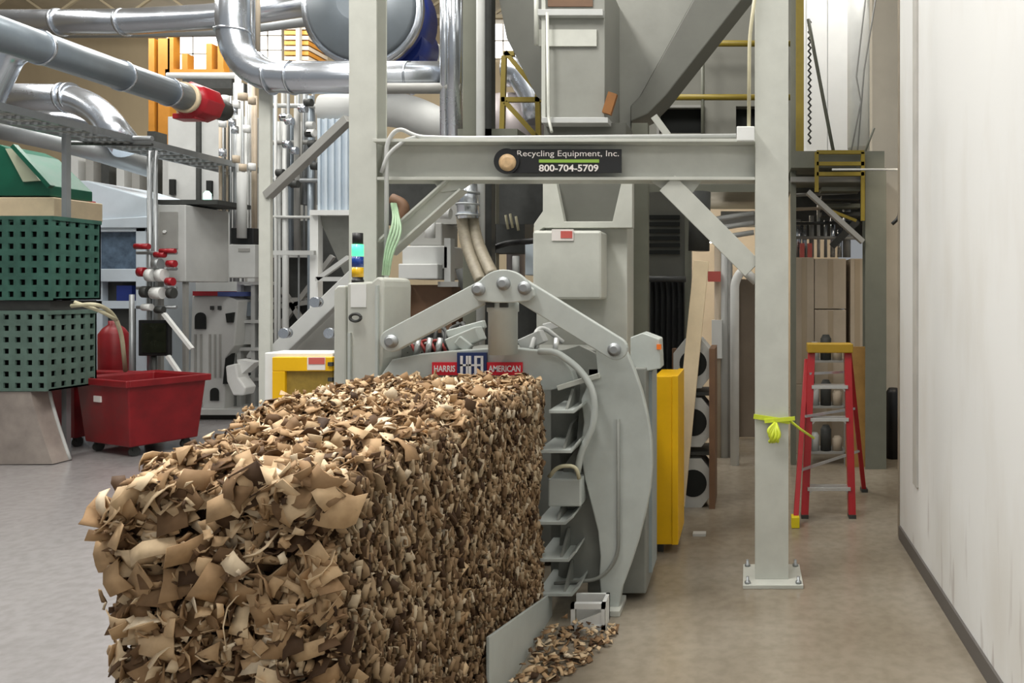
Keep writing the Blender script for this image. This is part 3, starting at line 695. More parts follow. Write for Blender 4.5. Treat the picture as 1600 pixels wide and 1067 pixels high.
tag(MB().tube([W(1092, 392, 7.2), W(1094, 300, 7.2)], .10, 16).build('motor_drum', M_DARK), 'dark drum above the leaning board', 'motor')
# yellow guard panel
gp = thing('yellow_guard', 'tall narrow yellow guard panel standing right of the crescent door', 'guard', W(1040, 830, 5.6))
GP = 5.55
a = W(1022, 822, GP); c = W(1050, 588, GP)
MB().box(a.x, c.x, GP, GP + .5, .07, c.z).build('panel', M_YEL, gp, .004)
MB().box(c.x, c.x + .045, GP - .01, GP + .52, .07, c.z + .005).build('edge_channel', M_YEL, gp, .004)
ft = MB(); ft.box(a.x + .02, a.x + .06, GP + .05, GP + .1, 0, .07); ft.box(a.x + .02, a.x + .06, GP + .4, GP + .45, 0, .07); ft.build('foot', M_DARK, gp)
# wire cartons with octagonal ends on a brown rack
def wirebox(i, yc, label):
    Y = 6.75; t = thing('wire_carton', label, 'carton', W(1085, yc + 48, Y), 'octagonal wire cartons')
    c = W(1083, yc, Y); R = .235
    pts = [(c.x + R * .80 * math.cos(math.radians(22.5 + 45 * k)), c.z + R * math.sin(math.radians(22.5 + 45 * k))) for k in range(8)]
    MB().prism(pts, 'y', Y, Y + .3).build('carton', M_LGREY, t, .004)
    MB().lathe((c.x, Y - .004, c.z), (0, 1, 0), [(0, .12), (.02, .12)], 28).build('hub_hole', M_INK, t)
zz = [568, 660, 755]
labs = ['topmost of three white octagonal wire cartons stacked behind the yellow guard', 'middle white octagonal wire carton with a round black hole, behind the yellow guard', 'lowest white octagonal wire carton, near the floor behind the yellow guard']
for i in range(3): wirebox(i, zz[i], labs[i])
rk = thing('carton_rack', 'brown rack upright and shelves carrying the octagonal wire cartons', 'rack', W(1110, 800, 6.75))
MB().fbox(1108, 545, 1117, 6.7, .5).build('upright', M_BROWN, rk)
MB().fbox(1050, 545, 1056, 7.1, .1).build('upright', M_BROWN, rk)
for y in (613, 706, 801): MB().pbox(1056, y, 1108, y + 5, 6.74, .4).build('shelf', M_DARK, rk)
wlamp = thing('wall_lamp', 'small very bright lamp shining above the leaning board in the corridor', 'lamp', W(1114, 376, 10.5))
MB().pbox(1106, 366, 1124, 371, 10.5, .12).build('housing', M_LGREY, wlamp, .006)
MB().pbox(1107, 371, 1122, 379, 10.5, .1).build('bulb', mat('lamp_glow', (255, 250, 235), .4, emit=(255, 246, 226), estr=30), wlamp)
MB().tube([W(1115, 368, 10.55), (W(1115, 0, 10.55).x, 12.6, W(1115, 368, 10.55).z)], .02, 8).build('bracket', M_DARK, wlamp)
# pipes and door in the corridor
pp = thing('standpipe_group', 'row of pale vertical pipes with a red band, left of the right column', 'pipes', W(1130, 700, 8.8))
for (x, y0, y1, r, m) in ((1122, 385, 640, .045, M_TAN), (1132, 360, 720, .05, M_LGREY), (1140, 400, 740, .035, M_MGREY)):
    MB().tube([W(x, y0, 8.8), (W(x, y0, 8.8).x, 8.8, 0)], r, 12).build('pipe', m, pp)
MB().tube([(W(1148, 0, 8.4).x, 8.4, 0), W(1148, 440, 8.4), W(1160, 420, 8.4), W(1182, 440, 8.4)], .05, 12, .15).build('elbow_pipe', M_WHITE, pp)
MB().pbox(1106, 424, 1126, 440, 8.7, .05).build('red_band', M_LABELR, pp)
MB().pbox(1112, 500, 1128, 560, 8.7, .1).build('valve_panel', M_WHITE, pp)
for y in (360, 345, 375): MB().tube([W(1100, y, 8.9), W(1178, y - 12, 8.9)], .03, 8).build('cross_pipe', M_LGREY, pp)
struct(MB().fbox(1153, 436, 1200, 9.9, .08, .02).build('door_1', mat('grey_brown_door', (142, 130, 116), .6, 0, .1, 4)))
struct(MB().fbox(1149, 430, 1154, 9.85, .1).build('trim_5', M_DARK))
lp = MB().pbox(1126, 330, 1180, 352, 9.6, .3); tag(lp.build('ceiling_vent', M_LGREY), 'pale box hanging under the mezzanine beside the right knee brace', 'vent')

# right side: olive post, yellow upright, platform
st = thing('side_platform', 'dark raised platform with yellow ladder rails in front of the white wall panels', 'platform', W(1320, 740, 8.2).xy.to_3d())
PY = 8.2
MB().box(W(1236, 0, PY).x, W(1382, 0, PY).x, PY, PY + 1.6, W(0, 262, PY).z, W(0, 236, PY).z).build('deck', M_FRAME2, st)
MB().pbox(1236, 276, 1352, 284, PY + .1, .1).build('beam', M_MGREY, st)
for (p, q) in (((1276, 238), (1276, 300)), ((1348, 238), (1348, 345)), ((1276, 238), (1350, 238)), ((1276, 272), (1350, 272)), ((1276, 256), (1350, 256))):
    MB().bar(W(*p, PY - .06), W(*q, PY - .06), .04, .04).build('ladder_rail', M_OLIVE, st)
MB().tube([W(1300, 265, PY - .12), W(1412, 265, 7.9)], .012, 8).build('rod', M_LGREY, st)
for k in range(4):
    MB().pbox(1284, 292 + 13 * k, 1344, 298 + 13 * k, PY + .2 + .2 * k, .25).build('tread', M_DARK if k % 2 else M_FRAME2, st)
MB().bar(W(1262, 300, PY), W(1348, 378, PY), .05, .13, (0, 1, 0)).build('brace', M_MGREY, st)
MB().bar(W(1338, 345, PY + .1), W(1300, 330, PY + .1), .04, .03).build('brace', M_OLIVE, st)
hcol(W(1352, 0, PY).x, W(1385, 0, PY).x, PY, .2, 0, W(0, 262, PY).z, M_FRAME2, st, 'post')
MB().box(W(1236, 0, 8.4).x, W(1244, 0, 8.4).x, 8.4, 8.55, 0, 7.5).build('post', M_FRAME2, st)
MB().box(W(1244, 0, 8.3).x, W(1256, 0, 8.3).x, 8.3, 8.36, W(0, 236, 8.3).z, 7.5).build('yellow_upright', M_OLIVE, st)
MB().tube([W(1263, 30, 8.6), W(1272, 80, 8.6), W(1302, 236, 8.6)], .02, 8).build('cable', M_FRAME2, st)
MB().tube([W(1352, 0, 8.6), W(1338, 120, 8.6), W(1345, 160, 8.6), W(1330, 236, 8.6)], .009, 6).build('cable', M_MGREY, st)
MB().tube([W(1366, 200, 8.6), W(1352, 236, 8.6)], .012, 6).build('cable', M_FRAME2, st)
MB().tube([W(1368, 0, 8.6), W(1350, 110, 8.6), W(1340, 236, 8.6)], .009, 6).build('cable', M_MGREY, st)
MB().pbox(1236, 284, 1352, 372, 9.85, .1).build('dark_backing', M_DARK, st)  # dark backing sheet added so the space under the deck reads dark
MB().pbox(1236, 262, 1352, 276, PY + .5, .8).build('underside_duct', M_FRAME2, st)
cb = MB().tube([W(1263 + (k % 2) * 4, 30 + k * 5, 8.65) for k in range(40)], .012, 6)
cb.build('chain', M_DARK, st)
tag(MB().tube([W(1348, -40, 9.6), W(1348, 232, 9.6)], .19, 20).build('vertical_duct', M_WHITE), 'tall white round duct standing on the side platform', 'duct')
# pipes under platform
up = thing('pipe_manifold', 'cluster of short pipes above the tall tan cartons by the ladder', 'pipes', W(1290, 400, 9.2))
for k in range(8):
    x = 1246 + k * 11; y0 = 300 + random.randint(0, 60)
    MB().tube([W(x, y0, 9.3), W(x, 402, 9.3)], random.choice((.02, .03, .05)), 10).build('pipe', random.choice((M_SILVERM, M_LGREY, M_MGREY, M_SILVER)), up)
for k in range(4): MB().tube([W(1240, 305 + 22 * k, 9.2), W(1340, 300 + 24 * k, 9.2)], .02, 8).build('cross_pipe', random.choice((M_MGREY, M_DARK, M_TAN)), up)
MB().bar(W(1340, 345, 9.1), W(1300, 385, 9.1), .05, .08).build('brace', M_DARK, up)
for k, x in enumerate((1250, 1262)): MB().pbox(x, 380, x + 7, 402, 9.1, .1).build('red_can', M_LABELR, up)
# tan cartons
def carton(x0, y0, x1, y1, Y, d, label, zb=None):
    a = W(x0, y1, Y); c = W(x1, y0, Y); z0 = a.z if zb is None else zb
    t = MB().box(a.x, c.x, Y, Y + d, z0, c.z).build('tall_carton', M_TAN, None, .006)
    tag(t, label, 'carton', 'tan cartons by the ladder')
    MB().box((a.x + c.x) / 2 - .03, (a.x + c.x) / 2 + .03, Y - .004, Y, z0 + .02, c.z - .01).build('tape', mat('brown_parcel_tape', (168, 152, 128), .4), t)
CYY = 9.0
Zm = W(0, 483, CYY).z; Zm2 = W(0, 600, CYY).z
carton(1241, 402, 1272, 600, CYY, .6, 'narrow upright tan carton just right of the main column', Zm2)
carton(1273, 404, 1322, 482, CYY, .6, 'wide tan carton on top behind the ladder', Zm + .004)
carton(1273, 484, 1322, 600, CYY, .6, 'wide tan carton under the topmost one, behind the ladder top', Zm2)
carton(1329, 404, 1350, 600, CYY, .6, 'slim tan carton between the ladder and the olive post', Zm2)
carton(1241, 601, 1350, 690, CYY - .02, .8, 'low broad tan carton carrying the upright cartons behind the ladder', 0)
w_ = MB().fbox(1322, 542, 1352, 8.3, .06); tag(w_.build('wooden_board', mat('ochre_plywood', (168, 130, 70), .6, 0, .25, 6)), 'ochre board standing right behind the red ladder', 'board')
dk = MB().lathe((W(1394, 0, 8.7).x + .02, 8.75, 0), (0, 0, 1), [(0, .08), (.75, .08), (.8, .05)], 20); tag(dk.build('black_roll', M_BLACK), 'black roll standing in the recess at the end of the white wall', 'roll')
rb = MB().tube([W(1408, 275, 6.2), W(1405, 340, 6.2), W(1394, 350, 6.2)], .015, 8, .05); tag(rb.build('wall_hook', M_DARK), 'dark hooked rod at the far corner of the white wall', 'hook')

pot = thing('wire_shelf', 'low grey shelf of small cans and boxes seen between the ladder rails', 'shelf', W(1296, 760, 8.4).xy.to_3d())
a_ = W(1264, 0, 8.4).x; c_ = W(1322, 0, 8.4).x
for z_ in (.12, .62, 1.12): MB().box(a_, c_, 8.4, 8.75, z_, z_ + .02).build('shelf_board', M_MGREY, pot)
for x_ in (a_, c_ - .02): MB().box(x_, x_ + .02, 8.4, 8.43, 0, 1.3).build('upright', M_MGREY, pot)
for z_, nm in ((.14, 'bottom'), (.64, 'middle'), (1.14, 'top')):
    for k_, (m_, w_, h_, wd_) in enumerate(((M_LGREY, .05, .2, 'pale'), (M_DARK, .06, .28, 'dark'), (M_TAN, .055, .16, 'tan'))):
        cn = MB().lathe((a_ + .07 + k_ * .125, 8.5, z_), (0, 0, 1), [(0, w_), (h_ * .85, w_), (h_ * .87, w_ * .9), (h_, w_ * .6)], 16)
        tag(cn.build('can', m_), '%s can on the %s board of the low shelf behind the ladder' % (wd_, nm), 'can', 'cans on the low shelf')
# ladder
ld = thing('step_ladder', 'red step ladder with aluminium steps and yellow top beyond the right column', 'ladder', W(1295, 808, 6.46))
LY = 6.46; ztop = W(0, 545, 6.75).z
FL, FR = Vector((W(1257, 0, LY).x, LY, 0)), Vector((W(1331, 0, LY).x, LY, 0))
TL, TR = Vector((W(1268, 0, 6.75).x, 6.75, ztop)), Vector((W(1324, 0, 6.75).x, 6.75, ztop))
RL, RR = Vector((W(1243, 0, 6.2).x, 6.2, 0)), Vector((W(1350, 0, 7.3).x, 7.3, 0))
MB().bar(FL, TL, .06, .08, (0, 1, 0)).build('front_rail', M_REDL, ld, .003); MB().bar(FR, TR, .06, .08, (0, 1, 0)).build('front_rail', M_REDL, ld, .003)
MB().bar(RL + Vector((0, 0, .04)), TL + Vector((-.04, .05, -.1)), .04, .05, (0, 1, 0)).build('rear_rail', M_REDL, ld, .003); MB().bar(RR, TR + Vector((.02, .05, -.02)), .04, .05, (0, 1, 0)).build('rear_rail', M_REDL, ld, .003)
MB().box(TL.x - .04, TR.x + .04, 6.66, 6.84, ztop - .03, ztop + .05).build('top_cap', mat('ladder_top_yellow', (172, 138, 32), .5, 0, .1, 8), ld, .008)
for t in (.18, .585, .78):
    a = FL.lerp(TL, t); c = FR.lerp(TR, t)
    MB().box(a.x + .01, c.x - .01, a.y - .06, a.y + .06, a.z - .03, a.z).build('step', M_ALU, ld, .002)
    br = MB(); br.prism([(a.x + .012, a.z - .02), (a.x + .07, a.z - .02), (a.x + .012, a.z - .08)], 'y', a.y - .03, a.y - .02); br.prism([(c.x - .012, c.z - .02), (c.x - .07, c.z - .02), (c.x - .012, c.z - .08)], 'y', a.y - .03, a.y - .02)
    br.build('step_brace', M_ALU, ld)
for t in (.3, .6, .85): MB().bar((RL.lerp(TL, t)), (RR.lerp(TR, t)), .02, .02).build('rear_stretcher', M_ALU, ld)
MB().box(RL.x - .035, RL.x + .03, 6.15, 6.25, 0, .09).build('foot', mat('foot_yellow', (222, 204, 30), .5), ld, .006)
for p in (FL, FR, RR): MB().box(p.x - .03, p.x + .03, p.y - .05, p.y + .05, 0, .03).build('foot', M_DARK, ld)

# small parts on the floor right of the baler
sc2 = MB().box(W(1083, 0, 6.0).x, W(1103, 0, 6.0).x, 5.95, 6.02, 0, .02); tag(sc2.build('floor_scrap', M_LGREY), 'small pale offcut lying on the floor right of the yellow guard panel', 'offcut')

# ------------------------------------------------------------------ left: crates, steel base, bins
def lattice(mb, o, u, v, nu, nv, hole, t):
    """perforated sheet: origin o, edge vectors u and v, nu x nv square holes"""
    o, u, v = Vector(o), Vector(u), Vector(v); nrm = u.cross(v).normalized() * t
    us = [0]; vs = [0]
    for i in range(nu):
        c = (i + .5) / nu; us += [c - hole / 2 / nu, c + hole / 2 / nu]
    for i in range(nv):
        c = (i + .5) / nv; vs += [c - hole / 2 / nv, c + hole / 2 / nv]
    us.append(1); vs.append(1)
    for a in range(0, len(us) - 1):
        for b in range(0, len(vs) - 1):
            if a % 2 == 1 and b % 2 == 1: continue
            p = [o + u * us[a] + v * vs[b], o + u * us[a + 1] + v * vs[b], o + u * us[a + 1] + v * vs[b + 1], o + u * us[a] + v * vs[b + 1]]
            mb.add(p + [q + nrm for q in p], [(0, 3, 2, 1), (4, 5, 6, 7), (0, 1, 5, 4), (1, 2, 6, 5), (2, 3, 7, 6), (3, 0, 4, 7)])
def crate(x0, x1, y0, y1, m, label):
    Y = 8.4; a = W(x0, y1, Y); c = W(x1, y0, Y); D = .62
    t = thing('perforated_crate', label, 'crate', ((a.x + c.x) / 2, Y + D / 2, a.z), 'green perforated crates')
    w, h = c.x - a.x, c.z - a.z
    b = MB(); lattice(b, (a.x, Y, a.z), (w, 0, 0), (0, 0, h), 8, 7, .46, .02); lattice(b, (c.x, Y, a.z), (0, D, 0), (0, 0, h), 5, 7, .46, -.02)
    lattice(b, (a.x, Y, a.z), (0, D, 0), (0, 0, h), 4, 6, .5, .02); lattice(b, (a.x, Y, c.z), (w, 0, 0), (0, D, 0), 4, 4, .5, -.02)
    b.box(a.x, c.x, Y, Y + D, a.z, a.z + .02); b.box(a.x, c.x, Y + D - .02, Y + D, a.z, c.z); b.build('basket', m, t)
    rim = MB(); rim.box(a.x - .01, c.x + .01, Y - .012, Y + .01, c.z - .04, c.z + .005); rim.box(c.x - .01, c.x + .012, Y, Y + D, c.z - .04, c.z + .005); rim.build('rim', m, t)
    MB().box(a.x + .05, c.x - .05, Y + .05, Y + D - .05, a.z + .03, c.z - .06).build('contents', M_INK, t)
crate(-62, 83, 338, 469, M_GREEN, 'upper green perforated crate of the stack at the left edge')
crate(-70, 76, 486, 611, M_GREEN2, 'lower perforated crate of the stack, grey green, standing on the steel stand')
pl = MB(); pl.pbox(-70, 470, 78, 485, 8.42, .6); tag(pl.build('spacer_board', M_DARK), 'dark board between the upper and lower green crates', 'board')
sb = thing('steel_stand', 'grey steel stand with a flared curved side below the green crates', 'stand', W(20, 725, 8.45).xy.to_3d())
zt_ = W(0, 612, 8.4).z
pr = [(-160, 612), (48, 612)] + [(48 + 34 * (t ** 1.2), 612 + 113 * t) for t in (.15, .3, .45, .6, .75, .9, 1.0)]
z725 = 727
s_ = MB(); pts = [(W(x, 0, 8.4).x, max(0.0, W(0, y, 8.4).z)) for x, y in pr] + [(W(-160, 0, 8.4).x, 0)]
s_.prism(pts, 'y', 8.4, 8.62); s_.build('body', mat('worn_grey_sheet', (168, 158, 150), .5, .2, .3, 3), sb)
lip = MB()
cur = [Vector((p[0], 8.62, p[1])) for p in pts[1:-1]]
lip.tube(cur, .018, 8); lip.build('edge_lip', M_LGREY, sb)
# beige box and green hopper above crates
hp = thing('green_hopper', 'dark green sloping hopper over a beige box above the crates', 'hopper', W(30, 340, 9.2))
MB().pbox(-40, 308, 84, 340, 9.2, .7).build('base_box', M_BEIGE, hp, .01)
MB().poly([(-40, 218), (0, 226), (22, 236), (78, 290), (78, 306), (-40, 306)], 9.2, .6).build('hopper_body', M_DGREEN, hp, .008)
MB().poly([(8, 232), (24, 232), (62, 282), (36, 284)], 9.17, .03).build('pale_flap', mat('pale_green_panel', (178, 184, 160), .5), hp)
MB().bar(W(22, 228, 9.1), W(80, 292, 9.1), .06, .05).build('edge_rail', M_DGREEN, hp)

def bin_(cx, Y, L, Wd, h, ang, label, lab):
    t = thing('red_bin_cart', label, 'bin', (cx, Y, 0), 'red plastic bin carts')
    zb = .12; th = .03
    def ring(l, w, z): return [(cx - l, Y - w, z), (cx + l, Y - w, z), (cx + l, Y + w, z), (cx - l, Y + w, z)]
    l0, w0, l1, w1 = L / 2 * .86, Wd / 2 * .86, L / 2, Wd / 2
    v = ring(l0, w0, zb) + ring(l1, w1, h) + ring(l1 - th, w1 - th, h) + ring(l0 - th, w0 - th, zb + th)
    f = [(0, 3, 2, 1)] + [(i, (i + 1) % 4, (i + 1) % 4 + 4, i + 4) for i in range(4)] + [(i + 4, (i + 1) % 4 + 4, (i + 1) % 4 + 8, i + 8) for i in range(4)] + [(i + 8, (i + 1) % 4 + 8, (i + 1) % 4 + 12, i + 12) for i in range(4)] + [(12, 13, 14, 15)]
    MB().add(v, f).rot((cx, Y, 0), ang).build('tub', M_RED, t, .02)
    r_ = MB(); k = .035
    for (x0, x1, y0, y1) in ((-l1 - k, l1 + k, -w1 - k, -w1 + .005), (-l1 - k, l1 + k, w1 - .005, w1 + k), (-l1 - k, -l1 + .005, -w1, w1), (l1 - .005, l1 + k, -w1, w1)):
        r_.box(cx + x0, cx + x1, Y + y0, Y + y1, h - .07, h + .01)
    r_.rot((cx, Y, 0), ang).build('rim', M_RED, t, .01)
    for sx in (-1, 1):
        for sy in (-1, 1):
            w = MB(); w.lathe((cx + sx * l0 * .8 - .02, Y + sy * w0 * .75, .055), (1, 0, 0), [(0, .055), (.04, .055)], 18); w.box(cx + sx * l0 * .8 - .03, cx + sx * l0 * .8 + .03, Y + sy * w0 * .75 - .03, Y + sy * w0 * .75 + .03, .07, .12)
            w.rot((cx, Y, 0), ang).build('caster', M_DARK, t)
    if lab:
        q = MB().box(cx - .16, cx - .02, Y - w1 * .965 - .012, Y - w1 * .965 + .003, h * .70, h * .70 + .07).rot((cx, Y, 0), ang); q.build('label', M_LABELW, t)
bin_(-7.28, 9.25, 1.05, .85, .88, math.radians(-24), 'red plastic bin cart with a small white label, in front of the black monitor', True)
bin_(-8.45, 9.7, .9, .8, .85, math.radians(-10), 'dark red bin cart half hidden under the right green crates', False)
rd = MB(); c = W(168, 0, 10.3); rd.lathe((c.x, 10.4, 0), (0, 0, 1), [(0, .17), (1.32, .17), (1.4, .12), (1.45, .06), (1.5, .06)], 24); tag(rd.build('red_cylinder', M_RED), 'red upright gas cylinder behind the red bin cart', 'cylinder')
hs = MB(); hs.tube([W(112, 478, 8.3), W(150, 474, 8.3), W(176, 488, 8.6), W(190, 520, 8.8), W(196, 580, 9.0)], .022, 10, .2); hs.tube([W(116, 472, 8.3), W(158, 486, 8.4), W(182, 500, 8.6)], .02, 8, .2)
tag(hs.build('pale_hose', M_HOSE), 'pale beige hose drooping from between the green crates', 'hose')

# ------------------------------------------------------------------ left: process machines
sm = thing('wash_machine', 'pale blue white machine with a sloping hood and a blue window, beside the green crates', 'machine', W(165, 640, 11).xy.to_3d())
MB().poly([(96, 282), (136, 282), (228, 308), (230, 352), (180, 352), (98, 345)], 11, 1.2).build('hood', M_BLUEW, sm, .02)
MB().poly([(96, 346), (230, 338), (230, 356), (96, 356)], 10.97, .1).build('hood_lip', M_BLUEW, sm, .01)
q = MB(); q.pbox(212, 354, 228, 640, 11, 1.0); q.pbox(90, 354, 228, 362, 11, 1.0); q.pbox(90, 420, 228, 440, 11.05, 1.0); q.pbox(90, 354, 160, 640, 11.1, 1.0); q.build('body', M_BLUEW, sm, .008)
MB().pbox(158, 362, 212, 420, 11.08, .03).build('window', M_SCREEN, sm)
MB().pbox(158, 440, 212, 620, 11.2, .5).build('lower_bay', M_DARK, sm)
MB().pbox(150, 470, 212, 482, 11.1, .3).build('shelf', M_BLUEW, sm)
MB().pbox(182, 446, 206, 470, 11.1, .2).build('motor', M_BLUE, sm)
vh = sm
MB().tube([W(133, 350, 10.8), W(133, 318, 10.8)], .02, 8).build('stem', M_MGREY, vh); MB().pbox(120, 314, 143, 322, 10.76, .08).build('handle', M_REDV, vh, .01); MB().pbox(128, 318, 139, 333, 10.76, .08).build('valve_body', M_REDV, vh, .01)

# pole cluster with valves
pc = thing('valve_manifold', 'tall grey pipes with red valve handles and pale fittings, left of the grey cabinet', 'valves', W(245, 640, 10.15).xy.to_3d())
for x, r in ((206, .03), (234, .03), (243, .025)): MB().tube([(W(x, 0, 10.15).x, 10.15, 0), W(x, 232 if x > 210 else 460, 10.15)], r, 12).build('pipe', M_SILVERM, pc)
for (x, y, w, h, m) in ((222, 385, 22, 10, M_REDV), (262, 392, 24, 8, M_REDV), (250, 398, 16, 10, M_REDV), (222, 425, 10, 16, M_REDV), (246, 412, 10, 18, M_SILVERM), (268, 412, 12, 12, M_REDV),
                        (236, 430, 10, 22, M_WHITE), (252, 430, 10, 22, M_WHITE), (266, 440, 10, 14, M_REDV), (228, 456, 10, 20, M_DARK), (246, 458, 16, 20, M_WHITE), (268, 458, 8, 18, M_DARK), (230, 480, 14, 12, M_WHITE), (250, 484, 12, 12, M_DARK)):
    c = W(x, y, 10.05); MB().lathe((c.x - w / 245, 10.05, c.z), (1, 0, 0), [(0, h / 260), (w / 122, h / 260)], 14).build('valve', m, pc)
for y in (395, 420, 450, 480): MB().tube([W(214, y, 10.13), W(276, y, 10.13)], .022, 8).build('cross_pipe', M_SILVERM, pc)
for (p, q) in (((256, 490), (300, 545)), ((262, 556), (292, 600))): MB().bar(W(*p, 9.98), W(*q, 9.98), .05, .04).build('strut', M_WHITE, pc)
mo = thing('monitor', 'black flat monitor on a stand behind the red bin cart', 'monitor', W(241, 580, 10.0))
MB().pbox(216, 500, 264, 556, 10.0, .06).build('housing', M_BLACK, mo, .008); MB().pbox(221, 505, 259, 551, 9.99, .012).build('screen', mat('dim_screen', (34, 36, 26), .15, 0, .5, 12), mo)
MB().tube([W(241, 556, 10.06), W(241, 600, 10.06), (W(241, 0, 10.06).x, 10.06, 0)], .03, 10).build('stand', M_DARK, mo)

cbn = thing('electrical_cabinet', 'large grey cabinet with a framed door panel, under the cable tray', 'cabinet', W(290, 440, 10))
MB().pbox(244, 320, 290, 440, 10.3, .86).build('body', M_LGREY, cbn, .01)
MB().pbox(249, 331, 276, 388, 10.27, .04).build('door_window', M_MGREY, cbn); c = W(258, 362, 10.26); MB().lathe(c, (0, -1, 0), [(0, .02), (.02, .02)], 12).build('knob', M_WHITE, cbn)
MB().pbox(244, 312, 340, 319, 10.4, .7).build('top_rail', M_DARK, cbn)
for x in (246, 285): MB().fbox(x, 440, x + 5, 10.35, .06).build('leg', M_MGREY, cbn)
cg = MB().lathe(W(324, 312, 10.5), (0, 0, 1), [(0, .05), (.08, .05), (.12, .02)], 14); tag(cg.build('beacon_lamp', mat('beacon_green_white', (210, 250, 230), .3, emit=(190, 255, 225), estr=1.5)), 'small pale green lamp on top of the large grey cabinet', 'lamp')
cb2 = thing('small_control_box', 'small grey control box with a black top and riser pipe, right of the large cabinet', 'control box', W(378, 440, 10.2))
MB().pbox(358, 382, 398, 434, 10.2, .25).build('box', M_LGREY, cb2, .01); MB().pbox(360, 356, 396, 381, 10.25, .2).build('cap', M_BLACK, cb2, .01)
MB().tube([W(378, 372, 10.2), W(378, 270, 10.2)], .06, 12).build('riser', M_LGREY, cb2); MB().pbox(372, 388, 390, 393, 10.19, .015).build('name_strip', M_MGREY, cb2)

wm = thing('bagging_machine', 'white upright machine with a red and blue stripe and arched openings', 'machine', W(335, 650, 11.4).xy.to_3d())
WY = 11.4
MB().poly([(300, 462), (356, 462), (372, 470), (366, 540), (352, 560), (350, 648), (318, 648), (312, 600), (296, 600)], WY, .5).build('body', M_LGREY, wm, .015)
MB().pbox(301, 455, 340, 462, WY - .03, .55).build('red_stripe', M_REDV, wm); MB().pbox(340, 456, 370, 463, WY - .03, .55).build('blue_stripe', mat('faded_blue_stripe', (70, 84, 140), .5), wm)
def arch(x0, x1, y0, y1): return [(x0, y1), (x0, y0 + (x1 - x0) / 2)] + arc((x0 + x1) / 2, y0 + (x1 - x0) / 2, (x1 - x0) / 2, 180, 0, 8) + [(x1, y1)]
MB().poly(arch(304, 321, 488, 514), WY - .02, .03).build('arched_opening', M_INK, wm); MB().poly(arch(328, 341, 606, 626), WY - .02, .03).build('arched_opening', M_INK, wm)
for x in (303, 312, 326, 334, 342): MB().pbox(x, 522, x + 2.5, 590, WY - .02, .02).build('groove', M_MGREY, wm)
for x in (328, 340): MB().pbox(x, 478, x + 5, 484, WY - .02, .02).build('button', M_DARK, wm)
MB().poly([(352, 560), (362, 552), (356, 600), (348, 600)], WY - .05, .08).build('slot', M_INK, wm); MB().poly([(352, 490), (364, 488), (362, 504), (354, 504)], WY - .05, .05).build('slot', M_INK, wm)
ch = MB(); ch.poly([(352, 572), (368, 568), (372, 590), (384, 606), (380, 618), (364, 618), (354, 596)], WY - .3, .25); ch.build('discharge_chute', M_WHITE, wm, .02)
ch = MB(); ch.poly([(370, 562), (398, 566), (378, 584)], WY - .2, .2); ch.build('guide', M_WHITE, wm)
ba = MB(); ba.box(W(305, 0, WY).x, W(420, 0, WY).x, WY - .1, WY + .6, .08, .16); ba.box(W(305, 0, WY).x, W(420, 0, WY).x, WY + .5, WY + .6, 0, .4); ba.build('base_rail', M_LGREY, wm)
MB().box(W(305, 0, WY).x, W(420, 0, WY).x, WY, WY + .5, 0, .07).build('skid', M_DARK, wm)
er = thing('equipment_rack', 'grey framed rack holding pale boxes, right of the white machine', 'rack', W(392, 640, 11.6).xy.to_3d())
for x in (370, 392, 404): MB().fbox(x, 440, x + 6, 11.6, .08).build('post', M_LGREY, er)
for y in (440, 500, 543, 590): MB().pbox(370, y, 410, y + 5, 11.58, .5).build('shelf', M_LGREY, er)
MB().pbox(372, 472, 392, 494, 11.62, .3).build('blue_grey_box', M_DUCTD, er); MB().pbox(372, 506, 392, 538, 11.62, .3).build('pale_box', M_LGREY, er); MB().pbox(370, 560, 412, 640, 12.2, .1).build('backing', M_DARK, er)
MB().pbox(372, 446, 404, 466, 11.7, .3).build('pale_box', M_MGREY, er)

# left structural post with diagonal
lp = thing('pipe_support_frame', 'grey square post with a long diagonal brace left of the main column', 'steel frame', W(414, 700, 7.6).xy.to_3d())
MB().fbox(404, 130, 422, 7.6, .05).build('post', M_FRAME, lp, .004)
MB().bar(W(418, 306, 7.62), W(545, 186, 7.3), .08, .08).build('diagonal_brace', M_MGREY, lp, .004)
# yellow framed guard
yg = thing('yellow_framed_guard', 'yellow framed mesh guard in a white surround, left of the baler tower', 'guard', W(470, 760, 7.0).xy.to_3d())
YY = 6.9
MB().fbox(413, 551, 520, YY + .05, .3).build('surround', M_WHITE, yg, .01)
f = MB(); f.pbox(425, 580, 445, 740, YY, .06); f.pbox(425, 558, 519, 580, YY, .06); f.build('yellow_frame', M_YEL, yg, .006)
MB().pbox(445, 580, 519, 740, YY + .03, .03).build('mesh_panel', M_YELD, yg)
lb = MB().pbox(480, 558, 508, 578, YY - .006, .008).build('warning_label', M_LABELW, yg); MB().pbox(482, 559, 507, 569, YY - .01, .005).build('red_print', M_LABELR, yg)
for y in (566, 590, 608): MB().pbox(512, y, 519, y + 6, YY - .02, .03).build('latch', M_DARK, yg)
# diagonal conveyor behind
cv = thing('inclined_conveyor', 'grey inclined conveyor rising toward the baler tower behind the yellow guard', 'conveyor', W(480, 560, 7.7))
MB().bar(W(425, 560, 7.7), W(560, 430, 7.7), .12, .16).build('side_frame', M_LGREY, cv, .01); MB().poly([(440, 556), (530, 556), (530, 470)], 7.9, .2).build('skirt', M_MGREY, cv)
for (x, y) in ((498, 472), (450, 520), (520, 520)): MB().lathe(W(x, y, 7.5), (0, -1, 0), [(0, .05), (.08, .05)], 16).build('roller', M_SILVER, cv)

